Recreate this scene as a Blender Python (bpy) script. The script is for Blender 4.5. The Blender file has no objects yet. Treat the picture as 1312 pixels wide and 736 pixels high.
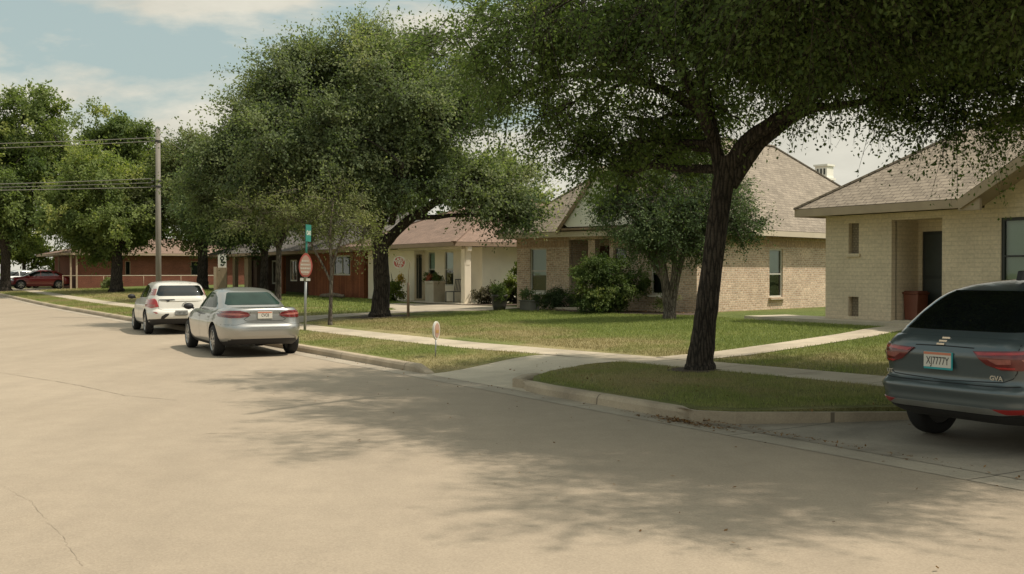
import bpy, bmesh, math, random
import numpy as np
from mathutils import Vector, Matrix
from mathutils.bvhtree import BVHTree

random.seed(7)
RNG = np.random.default_rng(7)
scene = bpy.context.scene
COL = scene.collection
R = math.radians
CU, SU = 0.855, 0.518            # street frame: s runs along the street, t runs across it towards the houses
ROT_STREET = -math.atan2(CU, SU)  # local x = down the facade, local y = into the lot

def P(s, t, z=0.0):
    return Vector((CU * t - SU * s, SU * t + CU * s, z))

def ST(x, y):
    return (-SU * x + CU * y, CU * x + SU * y)

def sstep(x):
    x = min(1.0, max(0.0, x)); return x * x * (3 - 2 * x)

def rise(s):
    return 0.2 * sstep((s - 55) / 35.0)

ZT = [(-900, .35), (-14, .3), (-3.45, .14), (8.75, .13), (12, .22), (14, .27), (20, .48), (24, .52), (900, .6)]
def flat_z(s, t): return float(np.interp(t, [p[0] for p in ZT], [p[1] for p in ZT])) + rise(s)
def ramp_z(t): return .21 * sstep((t - 8.62) / 2.6)
def lawn_z(s, t):
    z = flat_z(s, t)
    if 16.9 < s < 20.0 and 8.6 < t < 11.8:
        k = 1 - sstep((s - 17.1) / 2.4); z = z * (1 - k) + (ramp_z(t) + .012) * k
    return z

def road_z(s, t):
    return rise(s)

# ------------------------------------------------------------------ tagging
def tag(o, label=None, cat=None, group=None, kind=None):
    if label: o['label'] = label
    if cat: o['category'] = cat
    if group: o['group'] = group
    if kind: o['kind'] = kind
    return o

def empty(name, loc, rz=0.0, label=None, cat=None, group=None):
    o = bpy.data.objects.new(name, None); COL.objects.link(o)
    o.empty_display_size = .2
    o.location = loc; o.rotation_euler = (0, 0, rz)
    return tag(o, label, cat, group)

def link(name, me, parent=None):
    o = bpy.data.objects.new(name, me); COL.objects.link(o)
    if parent is not None: o.parent = parent
    return o

# ------------------------------------------------------------------ materials
def new_mat(name):
    m = bpy.data.materials.new(name); m.use_nodes = True
    nt = m.node_tree; nt.nodes.clear()
    out = nt.nodes.new('ShaderNodeOutputMaterial')
    b = nt.nodes.new('ShaderNodeBsdfPrincipled')
    nt.links.new(b.outputs[0], out.inputs[0])
    return m, nt, b, out

def N(nt, typ, **kw):
    n = nt.nodes.new(typ)
    for k, v in kw.items(): setattr(n, k, v)
    return n

def c4(c): return (c[0], c[1], c[2], 1.0)

def mixcol(nt, fac, a, b, mode='MIX'):
    n = N(nt, 'ShaderNodeMix', data_type='RGBA', blend_type=mode)
    for sock, v in ((n.inputs[0], fac), (n.inputs[6], a), (n.inputs[7], b)):
        if isinstance(v, (int, float)): sock.default_value = v
        elif isinstance(v, tuple): sock.default_value = c4(v)
        else: nt.links.new(v, sock)
    return n.outputs[2]

def noise(nt, vec, scale, detail=4, rough=.55, dist=0.0):
    n = N(nt, 'ShaderNodeTexNoise'); n.inputs['Scale'].default_value = scale
    n.inputs['Detail'].default_value = detail; n.inputs['Roughness'].default_value = rough
    n.inputs['Distortion'].default_value = dist
    if vec is not None: nt.links.new(vec, n.inputs['Vector'])
    return n

def ramp(nt, fac, stops):
    r = N(nt, 'ShaderNodeValToRGB'); el = r.color_ramp.elements
    el[0].position, el[0].color = stops[0][0], c4(stops[0][1])
    el[1].position, el[1].color = stops[-1][0], c4(stops[-1][1])
    for p, c in stops[1:-1]:
        e = el.new(p); e.color = c4(c)
    nt.links.new(fac, r.inputs[0]); return r.outputs[0]

def g3(v): return (v, v, v)

def bump(nt, b, height, strength, dist=.01):
    n = N(nt, 'ShaderNodeBump'); n.inputs['Strength'].default_value = strength; n.inputs['Distance'].default_value = dist
    nt.links.new(height, n.inputs['Height']); nt.links.new(n.outputs[0], b.inputs['Normal']); return n

def mat(name, col, rough=.7, metal=0.0, var=.15, vscale=3.0, bumps=None, coat=0.0, spec=.5, stretch=None, ior=1.5):
    m, nt, b, out = new_mat(name)
    tc = N(nt, 'ShaderNodeTexCoord'); vec = tc.outputs['Object']
    if stretch:
        mp = N(nt, 'ShaderNodeMapping'); mp.inputs['Scale'].default_value = stretch
        nt.links.new(vec, mp.inputs[0]); vec = mp.outputs[0]
    n1 = noise(nt, vec, vscale, 5)
    lo = tuple(c * (1 - var) for c in col); hi = tuple(min(1, c * (1 + var)) for c in col)
    nt.links.new(ramp(nt, n1.outputs[0], [(.3, lo), (.7, hi)]), b.inputs['Base Color'])
    b.inputs['Roughness'].default_value = rough; b.inputs['Metallic'].default_value = metal
    b.inputs['Coat Weight'].default_value = coat; b.inputs['Coat Roughness'].default_value = .04
    b.inputs['Specular IOR Level'].default_value = spec; b.inputs['IOR'].default_value = ior
    if bumps:
        n2 = noise(nt, vec, bumps[0], 4); bump(nt, b, n2.outputs[0], bumps[1], bumps[2] if len(bumps) > 2 else .01)
    return m

def brick_mat(name, c1, c2, mortar, bw, bh, ms, stain=.25, bstr=.6, rough=.85, offset=.5, vary=.5, sm=.1):
    m, nt, b, out = new_mat(name)
    tc = N(nt, 'ShaderNodeTexCoord'); uv = tc.outputs['UV']
    wob = noise(nt, uv, 6.0, 2)
    vm = N(nt, 'ShaderNodeVectorMath', operation='MULTIPLY_ADD')
    nt.links.new(wob.outputs['Color'], vm.inputs[0]); vm.inputs[1].default_value = (.012, .012, 0); nt.links.new(uv, vm.inputs[2])
    br = N(nt, 'ShaderNodeTexBrick'); br.offset = offset
    nt.links.new(vm.outputs[0], br.inputs['Vector'])
    br.inputs['Color1'].default_value = c4(c1); br.inputs['Color2'].default_value = c4(c2); br.inputs['Mortar'].default_value = c4(mortar)
    br.inputs['Scale'].default_value = 1.0; br.inputs['Mortar Size'].default_value = ms; br.inputs['Mortar Smooth'].default_value = sm
    br.inputs['Brick Width'].default_value = bw; br.inputs['Row Height'].default_value = bh; br.inputs['Bias'].default_value = 0.0
    n1 = noise(nt, uv, 1.3, 5, .6)
    n2 = noise(nt, uv, 14.0, 3, .6)
    f1 = ramp(nt, n1.outputs[0], [(.3, g3(1 - stain)), (.7, g3(1 + stain * .5))])
    f2 = ramp(nt, n2.outputs[0], [(.3, g3(1 - vary * .45)), (.7, g3(1 + vary * .35))])
    c = mixcol(nt, 1.0, br.outputs['Color'], f1, 'MULTIPLY')
    c = mixcol(nt, 1.0, c, f2, 'MULTIPLY')
    nt.links.new(c, b.inputs['Base Color']); b.inputs['Roughness'].default_value = rough
    b.inputs['Specular IOR Level'].default_value = .25
    inv = N(nt, 'ShaderNodeMath', operation='MULTIPLY_ADD'); nt.links.new(br.outputs['Fac'], inv.inputs[0]); inv.inputs[1].default_value = -1.0
    nt.links.new(n2.outputs[0], inv.inputs[2])
    bump(nt, b, inv.outputs[0], bstr, .008)
    return m

def leaf_mat(name, dark, light, trans=.35, hue=None):
    m, nt, b, out = new_mat(name)
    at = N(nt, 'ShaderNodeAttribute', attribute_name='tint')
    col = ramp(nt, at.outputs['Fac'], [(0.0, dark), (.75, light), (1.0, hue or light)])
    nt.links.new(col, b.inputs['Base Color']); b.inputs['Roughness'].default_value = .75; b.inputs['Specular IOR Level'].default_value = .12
    tr = N(nt, 'ShaderNodeBsdfTranslucent')
    tcol = mixcol(nt, 1.0, col, (1.3, 1.5, .62), 'MULTIPLY'); nt.links.new(tcol, tr.inputs[0])
    mx = N(nt, 'ShaderNodeMixShader'); mx.inputs[0].default_value = trans
    nt.links.new(b.outputs[0], mx.inputs[1]); nt.links.new(tr.outputs[0], mx.inputs[2]); nt.links.new(mx.outputs[0], out.inputs[0])
    return m

def glass_mat(name, tint=(.80, .88, .84), rough=.02, base=.03):
    m, nt, b, out = new_mat(name); nt.nodes.remove(b)
    tr = N(nt, 'ShaderNodeBsdfTransparent'); tr.inputs[0].default_value = c4(tint)
    gl = N(nt, 'ShaderNodeBsdfGlossy'); gl.inputs['Roughness'].default_value = rough; gl.inputs[0].default_value = (.9, .92, .9, 1)
    lw = N(nt, 'ShaderNodeFresnel'); lw.inputs[0].default_value = 1.5
    tc = N(nt, 'ShaderNodeTexCoord'); nz = noise(nt, tc.outputs['Object'], 1.7, 2)
    bp = N(nt, 'ShaderNodeBump'); bp.inputs['Strength'].default_value = .05; bp.inputs['Distance'].default_value = .02
    nt.links.new(nz.outputs[0], bp.inputs['Height']); nt.links.new(bp.outputs[0], gl.inputs['Normal'])
    ad = N(nt, 'ShaderNodeMath', operation='ADD'); ad.inputs[1].default_value = base; nt.links.new(lw.outputs[0], ad.inputs[0])
    mx = N(nt, 'ShaderNodeMixShader'); nt.links.new(ad.outputs[0], mx.inputs[0])
    nt.links.new(tr.outputs[0], mx.inputs[1]); nt.links.new(gl.outputs[0], mx.inputs[2]); nt.links.new(mx.outputs[0], out.inputs[0])
    return m

def paint_mat(name, col, metal=.0, rough=.35, flake=.0, spec=.5):
    m, nt, b, out = new_mat(name)
    tc = N(nt, 'ShaderNodeTexCoord')
    n1 = noise(nt, tc.outputs['Object'], 2.2, 4); n2 = noise(nt, tc.outputs['Object'], 40.0, 3)
    lo = tuple(c * .96 for c in col)
    c = ramp(nt, n1.outputs[0], [(.35, lo), (.65, col)])
    # road dust low on the body
    sx = N(nt, 'ShaderNodeSeparateXYZ'); nt.links.new(tc.outputs['Object'], sx.inputs[0])
    mr = N(nt, 'ShaderNodeMapRange'); mr.inputs[1].default_value = .85; mr.inputs[2].default_value = .2; mr.inputs[3].default_value = 0; mr.inputs[4].default_value = .22
    nt.links.new(sx.outputs[2], mr.inputs[0])
    mm = N(nt, 'ShaderNodeMath', operation='MULTIPLY'); nt.links.new(mr.outputs[0], mm.inputs[0]); nt.links.new(n1.outputs[0], mm.inputs[1])
    c = mixcol(nt, mm.outputs[0], c, (.22, .19, .15))
    nt.links.new(c, b.inputs['Base Color'])
    b.inputs['Metallic'].default_value = metal
    b.inputs['Roughness'].default_value = rough
    b.inputs['Coat Weight'].default_value = .85; b.inputs['Coat Roughness'].default_value = .06; b.inputs['Specular IOR Level'].default_value = spec
    return m

def bark_mat(name, lo, hi, scale):
    m, nt, b, out = new_mat(name)
    tc = N(nt, 'ShaderNodeTexCoord'); mp = N(nt, 'ShaderNodeMapping'); mp.inputs['Scale'].default_value = (1, 1, .16); nt.links.new(tc.outputs['Object'], mp.inputs[0])
    wn = noise(nt, mp.outputs[0], 5, 3); vm = N(nt, 'ShaderNodeVectorMath', operation='MULTIPLY_ADD'); nt.links.new(wn.outputs['Color'], vm.inputs[0]); vm.inputs[1].default_value = (.10, .10, .06); nt.links.new(mp.outputs[0], vm.inputs[2])
    vo = N(nt, 'ShaderNodeTexVoronoi', feature='DISTANCE_TO_EDGE'); vo.inputs['Scale'].default_value = scale; nt.links.new(vm.outputs[0], vo.inputs['Vector'])
    n2 = noise(nt, tc.outputs['Object'], 30, 5, .7); n3 = noise(nt, tc.outputs['Object'], 1.6, 4)
    c = ramp(nt, vo.outputs['Distance'], [(.02, lo), (.22, hi)])
    c = mixcol(nt, 1.0, c, ramp(nt, n2.outputs[0], [(.3, g3(.6)), (.7, g3(1.3))]), 'MULTIPLY'); c = mixcol(nt, 1.0, c, ramp(nt, n3.outputs[0], [(.3, g3(.7)), (.7, g3(1.2))]), 'MULTIPLY')
    nt.links.new(c, b.inputs['Base Color']); b.inputs['Roughness'].default_value = .95; b.inputs['Specular IOR Level'].default_value = .15
    mx = N(nt, 'ShaderNodeMath', operation='MULTIPLY_ADD'); nt.links.new(n2.outputs[0], mx.inputs[0]); mx.inputs[1].default_value = .12; nt.links.new(vo.outputs['Distance'], mx.inputs[2])
    bump(nt, b, mx.outputs[0], 1.0, .06); return m

def asphalt_mat():
    m, nt, b, out = new_mat('asphalt')
    tc = N(nt, 'ShaderNodeTexCoord'); v = tc.outputs['Object']
    mp = N(nt, 'ShaderNodeMapping'); mp.inputs['Rotation'].default_value = (0, 0, -R(31.2)); mp.inputs['Scale'].default_value = (1, .12, 1); nt.links.new(v, mp.inputs[0])
    big = noise(nt, v, .22, 5, .6, .4); streak = noise(nt, mp.outputs[0], 1.1, 4, .6); mid = noise(nt, v, 2.6, 6, .65); fine = noise(nt, v, 60.0, 3, .7)
    vo = N(nt, 'ShaderNodeTexVoronoi'); vo.inputs['Scale'].default_value = 75.0; nt.links.new(v, vo.inputs['Vector'])
    c = ramp(nt, big.outputs[0], [(.3, (.322, .260, .190)), (.7, (.374, .306, .227))])
    c = mixcol(nt, 1.0, c, ramp(nt, streak.outputs[0], [(.3, g3(.90)), (.7, g3(1.07))]), 'MULTIPLY')
    c = mixcol(nt, 1.0, c, ramp(nt, mid.outputs[0], [(.25, g3(.9)), (.75, g3(1.08))]), 'MULTIPLY')
    c = mixcol(nt, 1.0, c, ramp(nt, fine.outputs[0], [(.25, g3(.85)), (.75, g3(1.13))]), 'MULTIPLY')
    c = mixcol(nt, .2, c, ramp(nt, vo.outputs['Color'], [(.1, (.17, .15, .12)), (.9, (.42, .37, .29))]))
    nt.links.new(c, b.inputs['Base Color']); b.inputs['Roughness'].default_value = .85; b.inputs['Specular IOR Level'].default_value = .3
    ad = N(nt, 'ShaderNodeMath', operation='ADD'); nt.links.new(fine.outputs[0], ad.inputs[0]); nt.links.new(vo.outputs['Distance'], ad.inputs[1])
    bump(nt, b, ad.outputs[0], .2, .005)
    return m

def concrete_mat(name, col, joint=None, dirt=.3):
    m, nt, b, out = new_mat(name)
    tc = N(nt, 'ShaderNodeTexCoord'); v = tc.outputs['Object']
    big = noise(nt, v, .8, 6, .65, .5); fine = noise(nt, v, 45, 4, .7)
    lo = tuple(c * (1 - dirt) for c in col); hi = tuple(c * 1.08 for c in col)
    c = ramp(nt, big.outputs[0], [(.3, lo), (.62, hi)])
    c = mixcol(nt, 1.0, c, ramp(nt, fine.outputs[0], [(.25, g3(.82)), (.75, g3(1.13))]), 'MULTIPLY')
    if joint:
        mp = N(nt, 'ShaderNodeMapping'); mp.inputs['Rotation'].default_value = (0, 0, -R(31.2)); nt.links.new(v, mp.inputs[0])
        sx = N(nt, 'ShaderNodeSeparateXYZ'); nt.links.new(mp.outputs[0], sx.inputs[0])
        md = N(nt, 'ShaderNodeMath', operation='PINGPONG'); md.inputs[1].default_value = joint / 2; nt.links.new(sx.outputs[1], md.inputs[0])
        lt = N(nt, 'ShaderNodeMath', operation='LESS_THAN'); lt.inputs[1].default_value = .012; nt.links.new(md.outputs[0], lt.inputs[0])
        c = mixcol(nt, lt.outputs[0], c, tuple(x * .4 for x in col))
    nt.links.new(c, b.inputs['Base Color']); b.inputs['Roughness'].default_value = .85; b.inputs['Specular IOR Level'].default_value = .3
    bump(nt, b, fine.outputs[0], .2, .004)
    return m

def lawn_mat():
    m, nt, b, out = new_mat('lawn_turf')
    tc = N(nt, 'ShaderNodeTexCoord'); v = tc.outputs['Object']
    big = noise(nt, v, .35, 5, .6, .3); mid = noise(nt, v, 3.5, 5, .65); fine = noise(nt, v, 45, 4, .75)
    dt = N(nt, 'ShaderNodeVectorMath', operation='DOT_PRODUCT'); nt.links.new(v, dt.inputs[0]); dt.inputs[1].default_value = (CU, SU, 0)
    bd = N(nt, 'ShaderNodeMapRange', interpolation_type='SMOOTHSTEP'); bd.inputs[1].default_value = 13.5; bd.inputs[2].default_value = 18.5; bd.inputs[3].default_value = .15; bd.inputs[4].default_value = -.16; nt.links.new(dt.outputs['Value'], bd.inputs[0])
    dry = N(nt, 'ShaderNodeMath', operation='ADD'); nt.links.new(big.outputs[0], dry.inputs[0]); 
    b2 = N(nt, 'ShaderNodeMapRange', interpolation_type='SMOOTHSTEP'); b2.inputs[1].default_value = 11.6; b2.inputs[2].default_value = 12.8; b2.inputs[3].default_value = -.07; b2.inputs[4].default_value = 0; nt.links.new(dt.outputs['Value'], b2.inputs[0])
    b3 = N(nt, 'ShaderNodeMath', operation='ADD'); nt.links.new(bd.outputs[0], b3.inputs[0]); nt.links.new(b2.outputs[0], b3.inputs[1]); nt.links.new(b3.outputs[0], dry.inputs[1])
    c = ramp(nt, dry.outputs[0], [(.40, (.12, .15, .042)), (.52, (.175, .185, .062)), (.70, (.30, .255, .125))])
    c = mixcol(nt, 1.0, c, ramp(nt, mid.outputs[0], [(.3, g3(.75)), (.7, g3(1.2))]), 'MULTIPLY')
    c = mixcol(nt, 1.0, c, ramp(nt, fine.outputs[0], [(.3, g3(.45)), (.7, g3(1.4))]), 'MULTIPLY')
    nt.links.new(c, b.inputs['Base Color']); b.inputs['Roughness'].default_value = .95; b.inputs['Specular IOR Level'].default_value = .15
    bump(nt, b, fine.outputs[0], .8, .03)
    return m

def blade_mat():
    m, nt, b, out = new_mat('grass_blade')
    tc = N(nt, 'ShaderNodeTexCoord'); v = tc.outputs['Object']
    at = N(nt, 'ShaderNodeAttribute', attribute_name='tint')
    big = noise(nt, v, .35, 5, .6, .3)
    dt = N(nt, 'ShaderNodeVectorMath', operation='DOT_PRODUCT'); nt.links.new(v, dt.inputs[0]); dt.inputs[1].default_value = (CU, SU, 0)
    bd = N(nt, 'ShaderNodeMapRange', interpolation_type='SMOOTHSTEP'); bd.inputs[1].default_value = 13.5; bd.inputs[2].default_value = 18.5; bd.inputs[3].default_value = .15; bd.inputs[4].default_value = -.16; nt.links.new(dt.outputs['Value'], bd.inputs[0])
    dry = N(nt, 'ShaderNodeMath', operation='ADD'); nt.links.new(big.outputs[0], dry.inputs[0]); 
    b2 = N(nt, 'ShaderNodeMapRange', interpolation_type='SMOOTHSTEP'); b2.inputs[1].default_value = 11.6; b2.inputs[2].default_value = 12.8; b2.inputs[3].default_value = -.07; b2.inputs[4].default_value = 0; nt.links.new(dt.outputs['Value'], b2.inputs[0])
    b3 = N(nt, 'ShaderNodeMath', operation='ADD'); nt.links.new(bd.outputs[0], b3.inputs[0]); nt.links.new(b2.outputs[0], b3.inputs[1]); nt.links.new(b3.outputs[0], dry.inputs[1])
    g = ramp(nt, at.outputs['Fac'], [(0, (.155, .20, .048)), (.7, (.305, .355, .095)), (1, (.42, .42, .145))])
    d = ramp(nt, at.outputs['Fac'], [(0, (.25, .21, .09)), (1, (.52, .43, .24))])
    f = ramp(nt, dry.outputs[0], [(.46, g3(0)), (.70, g3(.9))])
    c = mixcol(nt, f, g, d)
    nt.links.new(c, b.inputs['Base Color']); b.inputs['Roughness'].default_value = .7; b.inputs['Specular IOR Level'].default_value = .25
    tr = N(nt, 'ShaderNodeBsdfTranslucent'); nt.links.new(c, tr.inputs[0])
    mx = N(nt, 'ShaderNodeMixShader'); mx.inputs[0].default_value = .3
    nt.links.new(b.outputs[0], mx.inputs[1]); nt.links.new(tr.outputs[0], mx.inputs[2]); nt.links.new(mx.outputs[0], out.inputs[0])
    return m

M = dict(
    asphalt=asphalt_mat(),
    walk=concrete_mat('walk_concrete', (.47, .405, .305), 1.5),
    drive=concrete_mat('drive_concrete', (.52, .455, .35), None, .22),
    drive2=concrete_mat('worn_concrete', (.40, .345, .265), None, .25),
    dark_drive=concrete_mat('dark_concrete', (.34, .295, .235), 3.0, .35),  # darker than the apron concrete
    kerb=concrete_mat('kerb_concrete', (.42, .345, .25), 3.0, .35),
    gutter=concrete_mat('gutter_concrete', (.37, .32, .25), 3.0, .25),
    lawn=lawn_mat(), blade=blade_mat(),
    bark_dark=bark_mat('dark_bark', (.030, .026, .022), (.085, .070, .057), 17),
    bark=bark_mat('grey_bark', (.04, .033, .027), (.13, .11, .085), 18),
    bark_pale=bark_mat('pale_bark', (.08, .066, .052), (.21, .18, .145), 20),
    brick=brick_mat('mottled_brick', (.64, .49, .355), (.48, .335, .235), (.61, .53, .42), .21, .072, .011, .2, .6, vary=.8),
    soldier=brick_mat('soldier_brick', (.50, .33, .20), (.35, .225, .145), (.50, .42, .32), .072, .32, .011, .15, .6, offset=0.0, vary=.7),
    cream_brick=brick_mat('cream_painted_brick', (.70, .585, .43), (.655, .545, .40), (.605, .505, .37), .40, .10, .012, .12, .6, vary=.3),
    niche=brick_mat('dark_niche_brick', (.30, .245, .17), (.26, .21, .15), (.20, .165, .12), .10, .065, .02, .1, .8, vary=.3),  # darker, smaller bricks on the niche backs
    red_brick=brick_mat('red_brick', (.21, .072, .043), (.165, .056, .035), (.17, .09, .065), .21, .072, .01, .2, .5),
    stucco=mat('cream_stucco', (.80, .715, .57), .9, var=.05, vscale=2, bumps=(60, .3, .005)),
    stucco_sunlit=mat('sunlit_stucco', (.84, .79, .67), .9, var=.05, vscale=2, bumps=(60, .3, .005)),  # same stucco in a lighter colour so the side wall looks sunlit
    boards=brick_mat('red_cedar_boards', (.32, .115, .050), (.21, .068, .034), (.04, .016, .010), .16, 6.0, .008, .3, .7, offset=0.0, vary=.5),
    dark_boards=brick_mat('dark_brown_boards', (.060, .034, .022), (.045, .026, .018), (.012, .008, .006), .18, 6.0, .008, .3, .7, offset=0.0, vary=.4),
    tan_wood=mat('tan_wood', (.27, .20, .125), .85, var=.25, vscale=4, stretch=(6, 6, .6), bumps=(20, .3)),
    trim=mat('cream_trim', (.52, .45, .34), .7, var=.06),
    trim_tan=mat('tan_trim', (.36, .28, .195), .75, var=.1),
    trim_brown=mat('brown_trim', (.27, .19, .13), .75, var=.1),
    white=mat('white_painted', (.80, .78, .70), .6, var=.05),
    shingle=brick_mat('tan_shingle', (.30, .255, .20), (.225, .19, .148), (.12, .10, .08), .30, .15, .007, .18, .7, vary=.5),
    shingle_grey=brick_mat('grey_brown_shingle', (.345, .287, .222), (.262, .217, .168), (.13, .105, .082), .30, .15, .010, .18, .7, vary=.5),
    shingle_red=brick_mat('reddish_shingle', (.26, .178, .137), (.21, .145, .112), (.13, .09, .07), .30, .15, .006, .15, .6, vary=.4),
    shingle_dark=brick_mat('dark_grey_shingle', (.15, .135, .12), (.11, .10, .09), (.05, .045, .04), .30, .15, .006, .2, .6, vary=.4),
    blind=mat('pale_blind', (.50, .58, .50), .8, var=.03),
    dark_room=mat('dark_room', (.045, .05, .045), .9, var=.1),
    dark_frame=mat('dark_window_frame', (.025, .028, .028), .5, var=.1),
    frame_white=mat('white_window_frame', (.52, .50, .43), .55, var=.05),
    glass=glass_mat('window_glass'),
    door_red=mat('dark_red_door', (.075, .028, .020), .5, var=.15),
    door_dark=mat('dark_green_door', (.035, .042, .038), .4, var=.15),
    metal=mat('galvanised_metal', (.32, .33, .32), .45, .7, var=.12),
    metal_dark=mat('dark_metal', (.05, .05, .048), .5, .5, var=.15),
    wire=mat('sunlit_wire_grey', (.22, .21, .19), .6),  # grey raised so the lines read as sunlit
    pole=mat('weathered_grey_pole', (.21, .192, .165), .85, var=.15, vscale=5, stretch=(3, 3, .3), bumps=(25, .4)),
    teal=mat('teal_sign', (.03, .20, .165), .5, var=.12),
    sign_red=mat('faded_red_sign', (.42, .085, .065), .5, var=.15),
    sign_pink=mat('faded_pink_sign', (.46, .29, .225), .5, var=.12),
    sign_white=mat('white_sign', (.62, .60, .53), .5, var=.06),
    black=mat('black_paint', (.012, .012, .012), .5),
    bin=mat('rust_red_plastic', (.17, .052, .030), .45, var=.12),
    planter=mat('pale_planter', (.40, .36, .28), .85, var=.1),
    pot=mat('dark_pot', (.055, .05, .045), .55, var=.15),
    pot_grey=mat('grey_pot', (.15, .145, .125), .7, var=.15),
    rubber=mat('tyre_rubber', (.014, .014, .014), .8, var=.2),
    rim=mat('alloy_rim', (.42, .42, .41), .35, .85, var=.06),
    under=mat('black_plastic_trim', (.016, .016, .017), .6, var=.15),
    car_glass=mat('car_glass', (.006, .008, .008), .02, var=.2, spec=.5, coat=.6),
    car_glass_green=mat('green_car_glass', (.020, .040, .033), .03, var=.2, spec=.4, ior=1.22),
    lamp_red=mat('red_lamp', (.13, .010, .010), .15, var=.25, vscale=18, coat=.8),
    lamp_bright=mat('bright_red_lamp', (.38, .022, .02), .15, var=.2, vscale=18, coat=.8),
    lamp_inner=mat('clear_red_lamp', (.34, .11, .09), .2, var=.2, vscale=30, coat=.6),
    reflector=mat('red_reflector', (.30, .012, .012), .3, coat=.4),
    chrome=mat('chrome', (.75, .75, .73), .15, 1.0, var=.05),
    seam=mat('panel_gap', (.008, .008, .008), .8),
    plate_white=mat('plate_face', (.58, .56, .50), .5, var=.06),
    plate_teal=mat('plate_teal', (.02, .30, .33), .45, var=.1),
    plate_orange=mat('plate_orange', (.55, .20, .12), .5, var=.1),
    plate_text=mat('plate_letters', (.06, .055, .05), .6),
    silver=paint_mat('silver_paint', (.40, .40, .385), .75, .3),
    whitecar=paint_mat('white_car_paint', (.70, .68, .62), 0, .35),
    bluegrey=paint_mat('blue_grey_paint', (.088, .112, .120), .35, .28),
    redcar=paint_mat('dark_red_paint', (.20, .02, .022), .1, .3),
    palecar=paint_mat('pale_car_paint', (.55, .58, .58), 0, .35),
    leaf_big=leaf_mat('leaf_shade_oak', (.068, .100, .044), (.150, .190, .076), .5, (.25, .26, .085)),
    leaf_mid=leaf_mat('leaf_round_oak', (.092, .126, .072), (.215, .245, .132), .42, (.32, .33, .17)),
    leaf_blue=leaf_mat('leaf_blue_green', (.058, .088, .044), (.135, .180, .086), .35, (.23, .26, .11)),
    leaf_far=leaf_mat('leaf_far_trees', (.080, .118, .047), (.195, .235, .085), .4, (.31, .32, .11)),
    leaf_olive=leaf_mat('leaf_olive', (.105, .125, .060), (.215, .232, .108), .4, (.31, .31, .15)),
    leaf_bush=leaf_mat('leaf_bush', (.046, .074, .026), (.120, .158, .052), .32, (.22, .24, .07)),
    leaf_bright=leaf_mat('leaf_bright', (.08, .11, .025), (.19, .215, .05), .35, (.28, .27, .06)),
    leaf_purple=leaf_mat('leaf_dusky', (.05, .043, .035), (.12, .11, .07), .25),
    flower_red=leaf_mat('flower_red', (.25, .07, .045), (.42, .15, .09), .3),
    flower_yellow=leaf_mat('flower_yellow', (.40, .26, .05), (.55, .38, .09), .3),
    dry=leaf_mat('dry_leaf', (.11, .055, .025), (.26, .15, .07), .15),
    mulch=mat('mulch', (.085, .06, .04), .95, var=.4, vscale=12, bumps=(30, 1.0, .04)),
    tarp=mat('blue_tarp', (.02, .07, .16), .6, var=.2),
    wood_log=mat('grey_log', (.16, .125, .09), .9, var=.3, vscale=8),
)

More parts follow.
